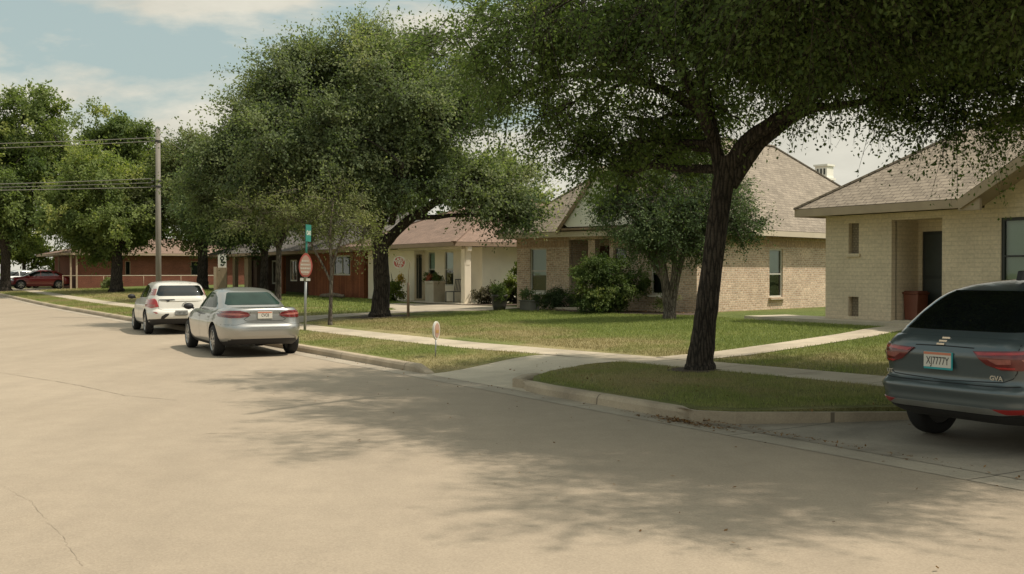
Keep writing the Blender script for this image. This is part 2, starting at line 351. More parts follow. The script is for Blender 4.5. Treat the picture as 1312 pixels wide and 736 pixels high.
# ------------------------------------------------------------------ mesh builder
class MB:
    def __init__(self):
        self.v = []; self.f = []; self.mi = []
    def face(self, pts, mi=0):
        n = len(self.v); self.v += [tuple(p) for p in pts]
        self.f.append(tuple(range(n, n + len(pts)))); self.mi.append(mi); return self
    def box(self, x0, x1, y0, y1, z0, z1, mi=0):
        a = [(x0, y0, z0), (x1, y0, z0), (x1, y1, z0), (x0, y1, z0), (x0, y0, z1), (x1, y0, z1), (x1, y1, z1), (x0, y1, z1)]
        for q in ((3, 2, 1, 0), (4, 5, 6, 7), (0, 1, 5, 4), (1, 2, 6, 5), (2, 3, 7, 6), (3, 0, 4, 7)):
            self.face([a[i] for i in q], mi)
        return self
    def prism(self, poly, axis, a0, a1, mi=0):
        """poly of 2-D points swept along axis 'x','y' or 'z'"""
        def mk(p, a):
            return {'x': (a, p[0], p[1]), 'y': (p[0], a, p[1]), 'z': (p[0], p[1], a)}[axis]
        self.face([mk(p, a0) for p in reversed(poly)], mi); self.face([mk(p, a1) for p in poly], mi)
        n = len(poly)
        for i in range(n):
            p, q = poly[i], poly[(i + 1) % n]
            self.face([mk(p, a0), mk(q, a0), mk(q, a1), mk(p, a1)], mi)
        return self
    def bar(self, a, b, w, h, mi=0, up=(0, 0, 1)):
        a, b = Vector(a), Vector(b); d = (b - a).normalized(); u = Vector(up)
        if abs(d.dot(u)) > .99: u = Vector((0, 1, 0))
        x = d.cross(u).normalized() * (w / 2); y = x.cross(d).normalized() * (h / 2)
        A = [a - x - y, a + x - y, a + x + y, a - x + y]; B = [p + (b - a) for p in A]
        self.face(A[::-1], mi); self.face(B, mi)
        for i in range(4): self.face([A[i], A[(i + 1) % 4], B[(i + 1) % 4], B[i]], mi)
        return self
    def tube(self, pts, rad, n=8, mi=0, cap=True):
        pts = [Vector(p) for p in pts]; base = len(self.v); prev = None
        for i, p in enumerate(pts):
            d = (pts[min(i + 1, len(pts) - 1)] - pts[max(i - 1, 0)]).normalized()
            if prev is None:
                x = d.cross(Vector((0, 0, 1)))
                if x.length < .05: x = Vector((1, 0, 0))
                x.normalize()
            else:
                x = prev - d * prev.dot(d)
                if x.length < 1e-5: x = Vector((1, 0, 0))
                x.normalize()
            prev = x; y = d.cross(x); r = rad[i] if hasattr(rad, '__len__') else rad
            for k in range(n):
                a = 2 * math.pi * k / n
                self.v.append(tuple(p + x * (r * math.cos(a)) + y * (r * math.sin(a))))
        for i in range(len(pts) - 1):
            for k in range(n):
                a, b = base + i * n + k, base + i * n + (k + 1) % n
                self.f.append((a, b, b + n, a + n)); self.mi.append(mi)
        if cap:
            self.f.append(tuple(base + k for k in range(n))[::-1]); self.mi.append(mi)
            e = base + (len(pts) - 1) * n
            self.f.append(tuple(e + k for k in range(n))); self.mi.append(mi)
        return self
    def lathe(self, prof, n=24, axis='z', c=(0, 0, 0), mi=0):
        base = len(self.v)
        for (r, h) in prof:
            for k in range(n):
                a = 2 * math.pi * k / n; p = (r * math.cos(a), r * math.sin(a), h)
                if axis == 'x': p = (p[2], p[0], p[1])
                if axis == 'y': p = (p[0], p[2], p[1])
                self.v.append((p[0] + c[0], p[1] + c[1], p[2] + c[2]))
        for i in range(len(prof) - 1):
            for k in range(n):
                a, b = base + i * n + k, base + i * n + (k + 1) % n
                self.f.append((a, b, b + n, a + n)); self.mi.append(mi)
        return self
    def ellipsoid(self, c, r, n=14, m=9, mi=0):
        prof = [(max(1e-4, math.sin(math.pi * i / m)), -math.cos(math.pi * i / m)) for i in range(m + 1)]
        base = len(self.v); self.lathe(prof, n, 'z', (0, 0, 0), mi)
        for i in range(base, len(self.v)):
            p = self.v[i]; self.v[i] = (c[0] + p[0] * r[0], c[1] + p[1] * r[1], c[2] + p[2] * r[2])
        return self
    def mesh(self, name, mats, smooth=False, uv=True, recalc=True):
        me = bpy.data.meshes.new(name); me.from_pydata(self.v, [], self.f)
        for m_ in (mats if isinstance(mats, (list, tuple)) else [mats]): me.materials.append(m_)
        me.polygons.foreach_set('material_index', self.mi)
        if recalc:
            bm = bmesh.new(); bm.from_mesh(me); bmesh.ops.remove_doubles(bm, verts=bm.verts, dist=1e-5)
            bmesh.ops.recalc_face_normals(bm, faces=bm.faces); bm.to_mesh(me); bm.free()
        if smooth: me.polygons.foreach_set('use_smooth', [True] * len(me.polygons))
        if uv: auto_uv(me)
        me.update(); return me
    def build(self, name, mats, parent=None, smooth=False, bevel=0.0, uv=True, recalc=True):
        me = self.mesh(name, mats, smooth, uv, recalc)
        o = link(name, me, parent)
        if bevel:
            b = o.modifiers.new('bevel', 'BEVEL'); b.width = bevel; b.segments = 2; b.limit_method = 'ANGLE'; b.angle_limit = R(40)
        return o

def auto_uv(me):
    uvl = me.uv_layers.new(name='UVMap'); co = [v.co for v in me.vertices]; Z = Vector((0, 0, 1))
    for p in me.polygons:
        n = p.normal
        if abs(n.z) > .985: e, w = Vector((1, 0, 0)), Vector((0, 1, 0))
        else:
            e = Z.cross(n).normalized(); w = n.cross(e)
        for li in p.loop_indices:
            c = co[me.loops[li].vertex_index]; uvl.data[li].uv = (c.dot(e), c.dot(w))

def wall(mb, p0, p1, z0, z1, holes=(), reveal=.12, thick=.2):
    """a wall sheet from p0 to p1 (outward is to the right of p0>p1) with rectangular holes and their reveals"""
    p0, p1 = Vector((p0[0], p0[1], 0)), Vector((p1[0], p1[1], 0)); L = (p1 - p0).length; d = (p1 - p0) / L
    inn = Vector((-d.y, d.x, 0))
    us = sorted(set([0, L] + [h[0] for h in holes] + [h[1] for h in holes])); zs = sorted(set([z0, z1] + [h[2] for h in holes] + [h[3] for h in holes]))
    pt = lambda u, z, k=0: p0 + d * u + inn * k + Vector((0, 0, z))
    for a, b in zip(us, us[1:]):
        for c, e in zip(zs, zs[1:]):
            mu, mz = (a + b) / 2, (c + e) / 2
            if any(h[0] < mu < h[1] and h[2] < mz < h[3] for h in holes): continue
            mb.face([pt(a, c), pt(b, c), pt(b, e), pt(a, e)])
    for h in holes:
        a, b, c, e = h
        mb.face([pt(a, c), pt(a, c, reveal), pt(a, e, reveal), pt(a, e)]); mb.face([pt(b, c, reveal), pt(b, c), pt(b, e), pt(b, e, reveal)])
        mb.face([pt(a, e), pt(a, e, reveal), pt(b, e, reveal), pt(b, e)]); mb.face([pt(a, c, reveal), pt(a, c), pt(b, c), pt(b, c, reveal)])
    # back and ends, so the wall has thickness
    k = thick
    for a, b in zip(us, us[1:]):
        for c, e in zip(zs, zs[1:]):
            mu, mz = (a + b) / 2, (c + e) / 2
            if any(h[0] < mu < h[1] and h[2] < mz < h[3] for h in holes): continue
            mb.face([pt(b, c, k), pt(a, c, k), pt(a, e, k), pt(b, e, k)])
    return mb

def window(root, p0, p1, z0, z1, setback=.07, frame='frame_white', fw=.05, rail=True, mull=0, blind=.55, sill=None, name='window'):
    """a window unit in the opening from p0 to p1 (local xy), pane and blind as its pieces"""
    p0, p1 = Vector((p0[0], p0[1], 0)), Vector((p1[0], p1[1], 0)); L = (p1 - p0).length; d = (p1 - p0) / L; inn = Vector((-d.y, d.x, 0))
    q0 = p0 + inn * setback; q1 = p1 + inn * setback
    mb = MB(); z = Vector((0, 0, 1)); h = fw / 2
    def V(u, zz): return q0 + d * u + z * zz
    mb.bar(V(h, z0), V(h, z1), fw, .05, up=tuple(inn)); mb.bar(V(L - h, z0), V(L - h, z1), fw, .05, up=tuple(inn))
    mb.bar(V(fw, z0 + h), V(L - fw, z0 + h), .05, fw); mb.bar(V(fw, z1 - h), V(L - fw, z1 - h), .05, fw)
    zm = z0 + (z1 - z0) * .48
    if rail: mb.bar(V(fw, zm), V(L - fw, zm), .045, .04)
    for k in range(mull):
        u = L * (k + 1) / (mull + 1); mb.bar(V(u, z0 + fw), V(u, z1 - fw), .045, .045, up=tuple(inn))
    w = mb.build(name, M[frame], root)
    g = MB(); a = inn * .012
    g.face([V(fw, z0 + fw) + a, V(L - fw, z0 + fw) + a, V(L - fw, z1 - fw) + a, V(fw, z1 - fw) + a]); g.build('pane', M['glass'], w, recalc=False)
    r = MB(); b_ = inn * .22
    e = .3
    r.face([V(-e, z0 - .2) + b_, V(L + e, z0 - .2) + b_, V(L + e, z1 + .1) + b_, V(-e, z1 + .1) + b_]); r.build('dark_interior', M['dark_room'], w, recalc=False)
    if blind:
        zb = z1 - (z1 - z0) * blind; c = MB(); k = inn * .06; n = max(4, int((z1 - zb) / .05))
        for i in range(n):
            za, zc = zb + (z1 - zb) * i / n, zb + (z1 - zb) * (i + 1) / n
            c.face([V(.02, za) + k, V(L - .02, za) + k, V(L - .02, zc) + k * 1.25, V(.02, zc) + k * 1.25])
        c.build('blind', M['blind'], w, recalc=False)
    if sill:
        s = MB(); s.bar(p0 - inn * .03 - d * .05 + z * (z0 - .045), p1 - inn * .03 + d * .05 + z * (z0 - .045), .16, .07); s.build('sill', M[sill], w)
    return w

def hip_roof(root, x0, x1, y0, y1, ze, pitch, mname, fascia, soffit='trim', along='x', fh=.2, thick=.12, notch=None):
    """hip roof over a rectangle, eave top at ze; ridge along x or y"""
    if along == 'x':
        k = (y1 - y0) / 2; a, b = (x0 + k, (y0 + y1) / 2), (x1 - k, (y0 + y1) / 2)
    else:
        k = (x1 - x0) / 2; a, b = ((x0 + x1) / 2, y0 + k), ((x0 + x1) / 2, y1 - k)
    zr = ze + k * pitch; A, B = (a[0], a[1], zr), (b[0], b[1], zr)
    c = [(x0, y0, ze), (x1, y0, ze), (x1, y1, ze), (x0, y1, ze)]
    mb = MB()
    if along == 'x':
        if notch: mb.face([c[0], (notch[0], y0, ze), (notch[1], y0 + (notch[3] - ze) / pitch, notch[3]), (notch[2], y0, ze), c[1], B, A])
        else: mb.face([c[0], c[1], B, A])
        mb.face([c[1], c[2], B]); mb.face([c[2], c[3], A, B]); mb.face([c[3], c[0], A])
    else:
        mb.face([c[0], c[1], A]); mb.face([c[1], c[2], B, A]); mb.face([c[2], c[3], B]); mb.face([c[3], c[0], A, B])
    # ridge and hip cap courses
    rf = mb.build('roof', M[mname], root, recalc=False)
    cp = MB()
    for p, q in ((A, B), (c[0], A), (c[3], A if along == 'x' else B), (c[1], B if along == 'x' else A), (c[2], B)):
        if (Vector(p) - Vector(q)).length > .2: cp.bar(Vector(p) + Vector((0, 0, .0)), Vector(q) + Vector((0, 0, .0)), .22, .05)
    cp.build('ridge_cap', M[mname], rf)
    fb = MB(); t = .03
    
    for q0, q1 in ([(x0 + t, notch[0]), (notch[2], x1 - t)] if notch else [(x0 + t, x1 - t)]): fb.box(q0, q1, y0 + .005, y0 + .045, ze - fh, ze - .012)
    fb.box(x0 + t, x1 - t, y1 - .045, y1 - .005, ze - fh, ze - .012)
    fb.box(x0 + .005, x0 + .045, y0 + .05, y1 - .05, ze - fh, ze - .012); fb.box(x1 - .045, x1 - .005, y0 + .05, y1 - .05, ze - fh, ze - .012)
    fb.build('fascia', M[fascia], rf)
    sb = MB(); zs = ze - fh + .03; ym = .05 if notch else y0 + .046
    sb.face([(x0 + .046, ym, zs), (x0 + .046, y1 - .046, zs), (x1 - .046, y1 - .046, zs), (x1 - .046, ym, zs)])
    if notch:
        for q0, q1 in ((x0 + .046, notch[0]), (notch[2], x1 - .046)): sb.face([(q0, y0 + .046, zs), (q0, ym, zs), (q1, ym, zs), (q1, y0 + .046, zs)])
    sb.build('soffit', M[soffit], rf)
    return rf

# ------------------------------------------------------------------ ground sheets
def densify(poly, step=1.5):
    out = []
    for i, a in enumerate(poly):
        b = poly[(i + 1) % len(poly)]; L = math.hypot(b[0] - a[0], b[1] - a[1]); n = max(1, min(40, int(L / step)))
        out += [(a[0] + (b[0] - a[0]) * k / n, a[1] + (b[1] - a[1]) * k / n) for k in range(n)]
    return out

def sheet(name, poly, zf, m, skirt=0.0, cuts_s=(), cuts_t=(), parent=None, kind='structure'):
    bm = bmesh.new()
    bm.faces.new([bm.verts.new((s, t, 0)) for s, t in poly])
    for c in cuts_s: bmesh.ops.bisect_plane(bm, geom=bm.verts[:] + bm.edges[:] + bm.faces[:], plane_co=(c, 0, 0), plane_no=(1, 0, 0))
    for c in cuts_t: bmesh.ops.bisect_plane(bm, geom=bm.verts[:] + bm.edges[:] + bm.faces[:], plane_co=(0, c, 0), plane_no=(0, 1, 0))
    if skirt:
        ed = [e for e in bm.edges if len(e.link_faces) == 1]
        r = bmesh.ops.extrude_edge_only(bm, edges=ed); low = set(v for v in r['geom'] if isinstance(v, bmesh.types.BMVert))
    else: low = set()
    for v in bm.verts:
        s, t = v.co.x, v.co.y; z = zf(s, t) - (skirt if v in low else 0); v.co = P(s, t, z)
    bmesh.ops.triangulate(bm, faces=[f for f in bm.faces if len(f.verts) > 4])
    bmesh.ops.recalc_face_normals(bm, faces=bm.faces)
    if not skirt:
        for f in bm.faces:
            if f.normal.z < 0: f.normal_flip()
    me = bpy.data.meshes.new(name); bm.to_mesh(me); bm.free(); me.materials.append(m)
    o = link(name, me, parent)
    if kind and parent is None: o['kind'] = kind
    return o

vs = [17.5, 18, 18.5, 19, 19.5]
rs = [55 + 3.5 * i for i in range(11)]
ring_s = [-30, -10, 0, 5, 10, 15, 20, 25, 30, 35, 40, 45, 50] + rs + [110, 150, 250]
sheet('road', [(-60, -3.3), (600, -3.3), (600, 8.74), (-60, 8.74)], road_z, M['asphalt'], 0, rs, ())
sheet('gutter', [(-60, 8.22), (600, 8.22), (600, 8.64), (-60, 8.64)], lambda s, t: road_z(s, t) + .004, M['gutter'], 0, rs, ())
tcuts = [12, 14, 20, 24]
APRON = [(17.1, 8.62), (17.3, 10.2), (17.55, 11.7), (15.45, 11.7), (15.4, 10.7), (15.1, 9.9), (14.6, 9.25), (13.7, 8.62)]
lawn_poly = [(600, 8.75), (17.1, 8.75), (17.3, 10.2), (17.55, 11.7), (15.45, 11.7), (15.4, 10.7), (15.1, 9.9), (14.6, 9.25), (13.9, 8.78),
             (10.2, 8.78), (9.7, 9.1), (8.65, 10.9), (8.1, 12.3), (8.0, 14), (8.0, 600), (600, 600)]
sheet('lawn', lawn_poly, lawn_z, M['lawn'], .3, ring_s[1:] + vs, tcuts + [9.2, 9.7, 10.2, 10.7, 11.2])
sheet('lawn', [(2.2, 8.75), (-400, 8.75), (-400, 600), (2.2, 600)], lawn_z, M['lawn'], .3, [-100, -20], tcuts)
sheet('lawn', [(-400, -3.45), (600, -3.45), (600, -600), (-400, -600)], lawn_z, M['lawn'], .3, ring_s, [-14])
def apron_z(s, t): return .006 + ramp_z(t)
sheet('driveway_apron', densify(APRON, .6), apron_z, M['drive'], 0, [14, 14.5, 15, 15.5, 16, 16.5, 17], [9, 9.4, 9.8, 10.2, 10.6, 11, 11.4])
def drive2_z(s, t): return .008 + (lawn_z(s, t) + .0) * sstep((t - 8.62) / 6.0)
D2 = [(10.25, 8.62), (9.75, 9.05), (8.7, 10.9), (8.15, 12.3), (8.05, 14), (8.05, 40), (2.15, 40), (2.15, 8.62)]
sheet('driveway', densify(D2, 1.0), drive2_z, M['dark_drive'], 0, [3, 4, 5, 6, 7, 8, 9], [9, 9.5, 10, 11, 12, 13, 14, 16, 20, 24])
SWC = [(2.2, 12.75), (8.2, 12.65), (11, 12.55), (15, 12.15), (18, 11.75), (21, 11.4), (26, 11.2), (32, 11.15), (60, 11.1), (300, 11.1)]
def sw_c(s): return float(np.interp(s, [p[0] for p in SWC], [p[1] for p in SWC]))
sws = sorted(set([8.1, 9, 10, 11, 12, 13, 14, 15, 16, 17, 18, 19.5, 21, 23, 26, 29, 32, 36, 40, 45, 50] + rs + [110, 150, 300]))
sheet('sidewalk', [(s, sw_c(s) - .52) for s in sws] + [(s, sw_c(s) + .52) for s in reversed(sws)], lambda s, t: lawn_z(s, t) + .006, M['walk'], 0, sws, [12, 14])
# path to the cream house, its front slab, the drive beside the brick house
pathpts = [(15.1, 12.5), (15.2, 14), (15.6, 16), (16.2, 18.5), (16.9, 20.5), (17.2, 21.4)]
sheet('garden_path', [(s + .5, t) for s, t in pathpts] + [(s - .45, t) for s, t in reversed(pathpts)], lambda s, t: lawn_z(s, t) + .012, M['walk'], 0, (), [13, 14, 15, 16, 17, 18, 19, 20, 21])
sheet('porch_slab', [(22.3, 20.95), (15.4, 20.95), (15.4, 22.5), (22.3, 22.5)], lambda s, t: .585, M['drive'], .25, (), ())
side_drive = [(31.9, 11.6), (33.9, 13.4), (34.5, 15.6), (34.1, 17.4), (32.6, 19.3), (33.6, 21.0), (36.0, 20.6), (41.5, 19.6), (41.2, 18.4), (36.8, 17.3), (35.9, 15.6), (36.0, 13.5), (37.0, 11.6)]
sheet('driveway', densify(side_drive, 1.0), lambda s, t: lawn_z(s, t) + .010, M['drive2'], 0, [32, 33, 34, 35, 36, 38, 40], [12, 13, 14, 15, 16, 17, 18, 19, 20, 21])
sheet('driveway', [(86.5, 8.62), (93.2, 8.62), (93.2, 14.4), (86.5, 14.4)], lambda s, t: lawn_z(s, max(t, 8.75)) + .02 if t > 9.2 else road_z(s, t) + .02, M['drive'], 0, [], [9.0, 9.25, 9.6, 12, 14])

def soil(cs, ct, r, n=26):
    rg = random.Random(int(cs * 10)); return [(cs + r * rg.uniform(.75, 1.2) * math.cos(2 * math.pi * k / n), ct + r * rg.uniform(.75, 1.2) * math.sin(2 * math.pi * k / n)) for k in range(n)]
SOIL = [soil(13.51, 11.60, .42), soil(33.1, 14.9, .95)]
for q in SOIL: sheet('bare_soil', q, lambda s, t: lawn_z(s, t) + .012, M['mulch'])

def kerb(path, z_of, ends=(1, 1)):
    """kerb swept along a path in street coordinates; the lawn lies to the left of the path seen from the road"""
    mb = MB(); pr = [(0.0, -.06), (.015, .09), (.045, .13), (.07, .142), (.17, .145), (.17, -.06)]
    n = len(path); rows = []
    for i, (s, t) in enumerate(path):
        a = path[max(0, i - 1)]; b = path[min(n - 1, i + 1)]
        dx, dy = b[0] - a[0], b[1] - a[1]; l = math.hypot(dx, dy); nx, ny = dy / l, -dx / l
        if ny * 1 + nx * 0 < 0 and abs(dx) > abs(dy) * 3: nx, ny = -nx, -ny
        sc = 1.0
        if i == 0: sc = ends[0]
        if i == n - 1: sc = ends[1]
        rows.append([P(s + nx * o, t + ny * o, z_of(s, t) + (h * sc if h > 0 else h)) for o, h in pr])
    for r0, r1 in zip(rows, rows[1:]):
        for k in range(len(pr) - 1): mb.face([r0[k], r1[k], r1[k + 1], r0[k + 1]])
    mb.face(rows[0]); mb.face(rows[-1][::-1])
    o = mb.build('kerb', M['kerb'], smooth=False, bevel=0.0); o['kind'] = 'structure'
    return o
kerb([(17.1, 8.6), (17.6, 8.6), (18.2, 8.6)] + [(s, 8.6) for s in [20, 23, 26, 30, 35, 40, 45, 50] + rs if s < 86], road_z, (.15, 1))
kerb([(93.3, 8.6), (110, 8.6), (200, 8.6), (600, 8.6)], road_z)
kerb([(15.05, 9.75)[::1], (14.75, 9.3), (14.35, 8.9), (13.9, 8.66), (13.3, 8.6), (11.6, 8.6), (10.4, 8.6), (10.05, 8.72), (9.72, 8.98), (9.2, 9.85), (8.65, 10.8), (8.2, 11.7), (8.02, 12.3)][::-1], road_z, (1, .9))

# cracks wandering across the asphalt
def crack(pts, w, lift=.004):
    o = MB(); q = []
    for a, b in zip(pts, pts[1:]):
        for k in range(14):
            f = k / 14; q.append((a[0] + (b[0] - a[0]) * f + random.gauss(0, .007), a[1] + (b[1] - a[1]) * f + random.gauss(0, .007)))
    for i in range(len(q) - 1):
        a, b = Vector((q[i][0], q[i][1], lift)), Vector((q[i + 1][0], q[i + 1][1], lift)); d = (b - a).normalized(); n = Vector((-d.y, d.x, 0)) * w * random.uniform(.12, .32)
        o.face([a - n, b - n, b + n, a + n])
    return o
ck = MB()
M['crack'] = mat('crack_dirt', (.295, .243, .182), .95, var=.1, vscale=8)
for pts, w in (([(-5.2, 10.8), (-4.4, 9.3), (-3.75, 8.5), (-3.0, 7.3), (-2.6, 6.6)], .006), ([(-11.2, 21.5), (-9.2, 19.5), (-7.0, 17.4), (-5.6, 15.8), (-4.6, 15.2)], .028),
               ([(-3.4, 12.1), (-2.6, 12.2), (-2.1, 12.25)], .02), ([(-16, 30), (-12, 24), (-11.2, 21.5)], .03)):
    c = crack(pts, w); n = len(ck.v); ck.v += c.v; ck.f += [tuple(i + n for i in f) for f in c.f]; ck.mi += c.mi
co = ck.build('road_crack', M['crack'], recalc=False); co['kind'] = 'structure'
for f in co.data.polygons:
    if f.normal.z < 0: f.flip()

# ------------------------------------------------------------------ scattered leaf-size faces
def quads_object(name, v, tint, m, parent=None, nv=4):
    n = len(v) // nv; me = bpy.data.meshes.new(name)
    me.vertices.add(len(v)); me.vertices.foreach_set('co', np.ascontiguousarray(v, dtype=np.float32).ravel())
    me.loops.add(len(v)); me.loops.foreach_set('vertex_index', np.arange(len(v), dtype=np.int32))
    me.polygons.add(n); me.polygons.foreach_set('loop_start', np.arange(0, len(v), nv, dtype=np.int32))
    try: me.polygons.foreach_set('loop_total', np.full(n, nv, dtype=np.int32))
    except Exception: pass
    a = me.attributes.new('tint', 'FLOAT', 'FACE'); a.data.foreach_set('value', np.clip(tint, 0, 1).astype(np.float32))
    me.materials.append(m); me.update(calc_edges=True); me.validate()
    return link(name, me, parent)

def unit(a): return a / np.maximum(1e-9, np.linalg.norm(a, axis=-1, keepdims=True))

def leaves(lobes, twigs, lpt, size, rng, droop=.5, tlen=.7, shell=.55, tbias=0.0, flat=.0, per=16, clr=.14):
    L = np.array(lobes, float); area = (L[:, 3] * L[:, 4] + L[:, 4] * L[:, 5] + L[:, 3] * L[:, 5]); pr = area / area.sum()
    nc = max(len(L), int(twigs / per)); ci = rng.choice(len(L), nc, p=pr); cd = unit(rng.normal(size=(nc, 3)))
    rad = shell + (1 - shell) * rng.random(nc) ** .7
    wob = 1 + .18 * np.sin(cd[:, 0] * 7 + ci) * np.sin(cd[:, 1] * 6 + ci * 1.7) + .12 * np.sin(cd[:, 2] * 13 + ci * 2.3)
    cc = L[ci, :3] + cd * L[ci, 3:6] * (rad * wob)[:, None]; ct = rng.normal(size=nc) * .13
    k = rng.integers(0, nc, twigs); idx = ci[k]; d = cd[k]
    p0 = cc[k] + rng.normal(size=(twigs, 3)) * L[idx, 3:6] * clr
    dirv = unit(d * np.array([1, 1, .6]) + rng.normal(size=(twigs, 3)) * .55 + np.array([0, 0, .1]))
    tl = tlen * rng.uniform(.5, 1.4, twigs); lobe_t = rng.normal(size=len(L)) * .10; tw_t = rng.normal(size=twigs) * .09 + ct[k]
    u = np.linspace(.05, 1, lpt)[None, :, None]
    base = p0[:, None, :] + dirv[:, None, :] * tl[:, None, None] * u
    base[..., 2] -= droop * (tl[:, None] * u[..., 0] ** 2) * rng.uniform(.4, 1.2, twigs)[:, None]
    base += rng.normal(size=base.shape) * (.055 * tlen + size[0] * .25)
    n = twigs * lpt; b = base.reshape(n, 3)
    ax = unit(np.repeat(dirv, lpt, 0) * .8 + rng.normal(size=(n, 3)) * .8 + np.array([0, 0, -.25]))
    lobe_d = unit(np.repeat(unit((p0 - L[idx, :3]) / L[idx, 3:6]), lpt, 0) * .9 + np.repeat(d, lpt, 0) * .5 + np.array([0, 0, .45])); nr = unit(rng.normal(size=(n, 3)) * .36 + lobe_d); sd = unit(np.cross(ax, nr))
    ln = size[0] * rng.uniform(.65, 1.3, n)[:, None]; wd = size[1] * rng.uniform(.7, 1.25, n)[:, None]
    up = np.cross(sd, ax) * wd * .18
    v = np.stack([b, b + ax * ln * .45 + sd * wd * .5 + up, b + ax * ln, b + ax * ln * .45 - sd * wd * .5 + up], 1).reshape(-1, 3)
    tint = .42 + tbias + np.repeat(lobe_t[idx] + tw_t, lpt) + rng.normal(size=n) * .07 + np.repeat(np.clip(d[:, 2], -1, 1) * .16, lpt)  # clusters facing upward painted lighter, like light from above
    j = rng.normal(size=(twigs, 3)); w_ = unit(np.cross(dirv, j)) * (.004 + .0035 * tlen)
    a_ = p0 - dirv * tl[:, None] * .25; m_ = p0 + dirv * tl[:, None] * .5; m_[:, 2] -= droop * tl * tl * .2; e_ = p0 + dirv * tl[:, None]; e_[:, 2] -= droop * tl * tl * .8
    tw = np.concatenate([np.stack([a_ - w_, a_ + w_, m_ + w_ * .7, m_ - w_ * .7], 1), np.stack([m_ - w_ * .7, m_ + w_ * .7, e_ + w_ * .25, e_ - w_ * .25], 1)]).reshape(-1, 3)
    return v, tint, tw

def limb_mesh(mb, pts, rad, n=10, rng=None, wig=0.0):
    """smooth a limb polyline by Catmull-Rom and sweep it"""
    pts = [Vector(p) for p in pts]; q = []; rr = []
    for i in range(len(pts) - 1):
        p0, p1, p2, p3 = pts[max(0, i - 1)], pts[i], pts[i + 1], pts[min(len(pts) - 1, i + 2)]
        for k in range(5):
            f = k / 5
            q.append(.5 * ((2 * p1) + (p2 - p0) * f + (2 * p0 - 5 * p1 + 4 * p2 - p3) * f * f + (3 * p1 - p0 - 3 * p2 + p3) * f ** 3)); rr.append(rad[i] + (rad[i + 1] - rad[i]) * f)
    q.append(pts[-1]); rr.append(rad[-1])
    if rng is not None and wig:
        for i in range(1, len(q) - 1): q[i] = q[i] + Vector(rng.normal(size=3) * wig * rr[i])
    rr = [r * (1 + (.025 * math.sin(i * 1.3) if rng is not None else 0)) for i, r in enumerate(rr)]
    mb.tube(q, rr, n); return q, rr

def tree(name, label, base, limbs, lobes, twigs, lpt, size, lm, bm_, group=None, seed=1, droop=.5, tlen=.7, shell=.5, tbias=0., sub=3, cat='tree', flare=True, sprays=.08, clr=.15):
    """limbs: first one is the trunk; points and lobes are offsets from the base"""
    rng = np.random.default_rng(seed)
    root = empty(name, base, 0, label, cat, group); mb = MB(); nodes = []
    for i, (pts, rad) in enumerate(limbs):
        pts = list(pts); rad = list(rad)
        if i == 0 and flare:
            pts = [(pts[0][0], pts[0][1], pts[0][2] - .12), (pts[0][0], pts[0][1], pts[0][2] + .02), (pts[0][0] * .8 + pts[1][0] * .2, pts[0][1] * .8 + pts[1][1] * .2, pts[0][2] + .28)] + pts[1:]
            rad = [rad[0] * 1.35, rad[0] * 1.25, rad[0]] + rad[1:]
        q, rr = limb_mesh(mb, pts, rad, 16 if i == 0 else 10, rng, .03)
        nodes += [(p, r, i) for p, r in zip(q, rr)]
    v, tint, p0 = leaves(lobes, twigs, lpt, size, rng, droop, tlen, shell, tbias, clr=clr)
    if sprays:
        v2, t2, p1 = leaves(lobes, int(twigs * sprays), lpt + 6, size, rng, droop * .35, tlen * 1.5, .8, tbias + .06)
        v = np.concatenate([v, v2]); tint = np.concatenate([tint, t2]); p0 = np.concatenate([p0, p1])
    top = [n for n in nodes if n[2] > 0] or nodes[-3:]
    for k, lb in enumerate(lobes):
        c = Vector(lb[:3]); best = min(top, key=lambda n: (n[0] - c).length + max(0, n[0].z - c.z) * 1.5)
        a = best[0]; m1 = a.lerp(c, .5) + Vector((rng.normal() * .2, rng.normal() * .2, .15)); r0 = min(best[1] * .7, .035 + .03 * (c - a).length)
        limb_mesh(mb, [a, m1, c], [r0, r0 * .65, r0 * .35], 6, rng, .3)
        for j in range(sub):
            d = Vector(unit(rng.normal(size=3) + np.array([0, 0, .2]))); e = c + Vector((d.x * lb[3], d.y * lb[4], d.z * lb[5])) * .85
            limb_mesh(mb, [m1.lerp(c, .6), c.lerp(e, .4) + Vector((0, 0, .06)), e], [r0 * .4, r0 * .28, r0 * .12], 5, rng, .3)
    mb.build('trunk', M[bm_], root, smooth=True, uv=False, recalc=False)
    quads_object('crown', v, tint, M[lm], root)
    quads_object('twigs', p0, np.zeros(len(p0) // 4), M[bm_], root)
    return root

def lobes_in(rng_seed, c, r, n, lr, zmin=None):
    """lobes spread through an ellipsoid crown, more of them on its shell"""
    rg = np.random.default_rng(rng_seed); out = []
    while len(out) < n:
        d = unit(rg.normal(size=3)); f = rg.uniform(.35, .9)
        p = np.array(c) + d * np.array(r) * f; k = lr * rg.uniform(.7, 1.3)
        if zmin is not None and p[2] - k * .6 < zmin: continue
        out.append((p[0], p[1], p[2], k * rg.uniform(.9, 1.25), k * rg.uniform(.9, 1.25), k * rg.uniform(.6, .85)))
    return out

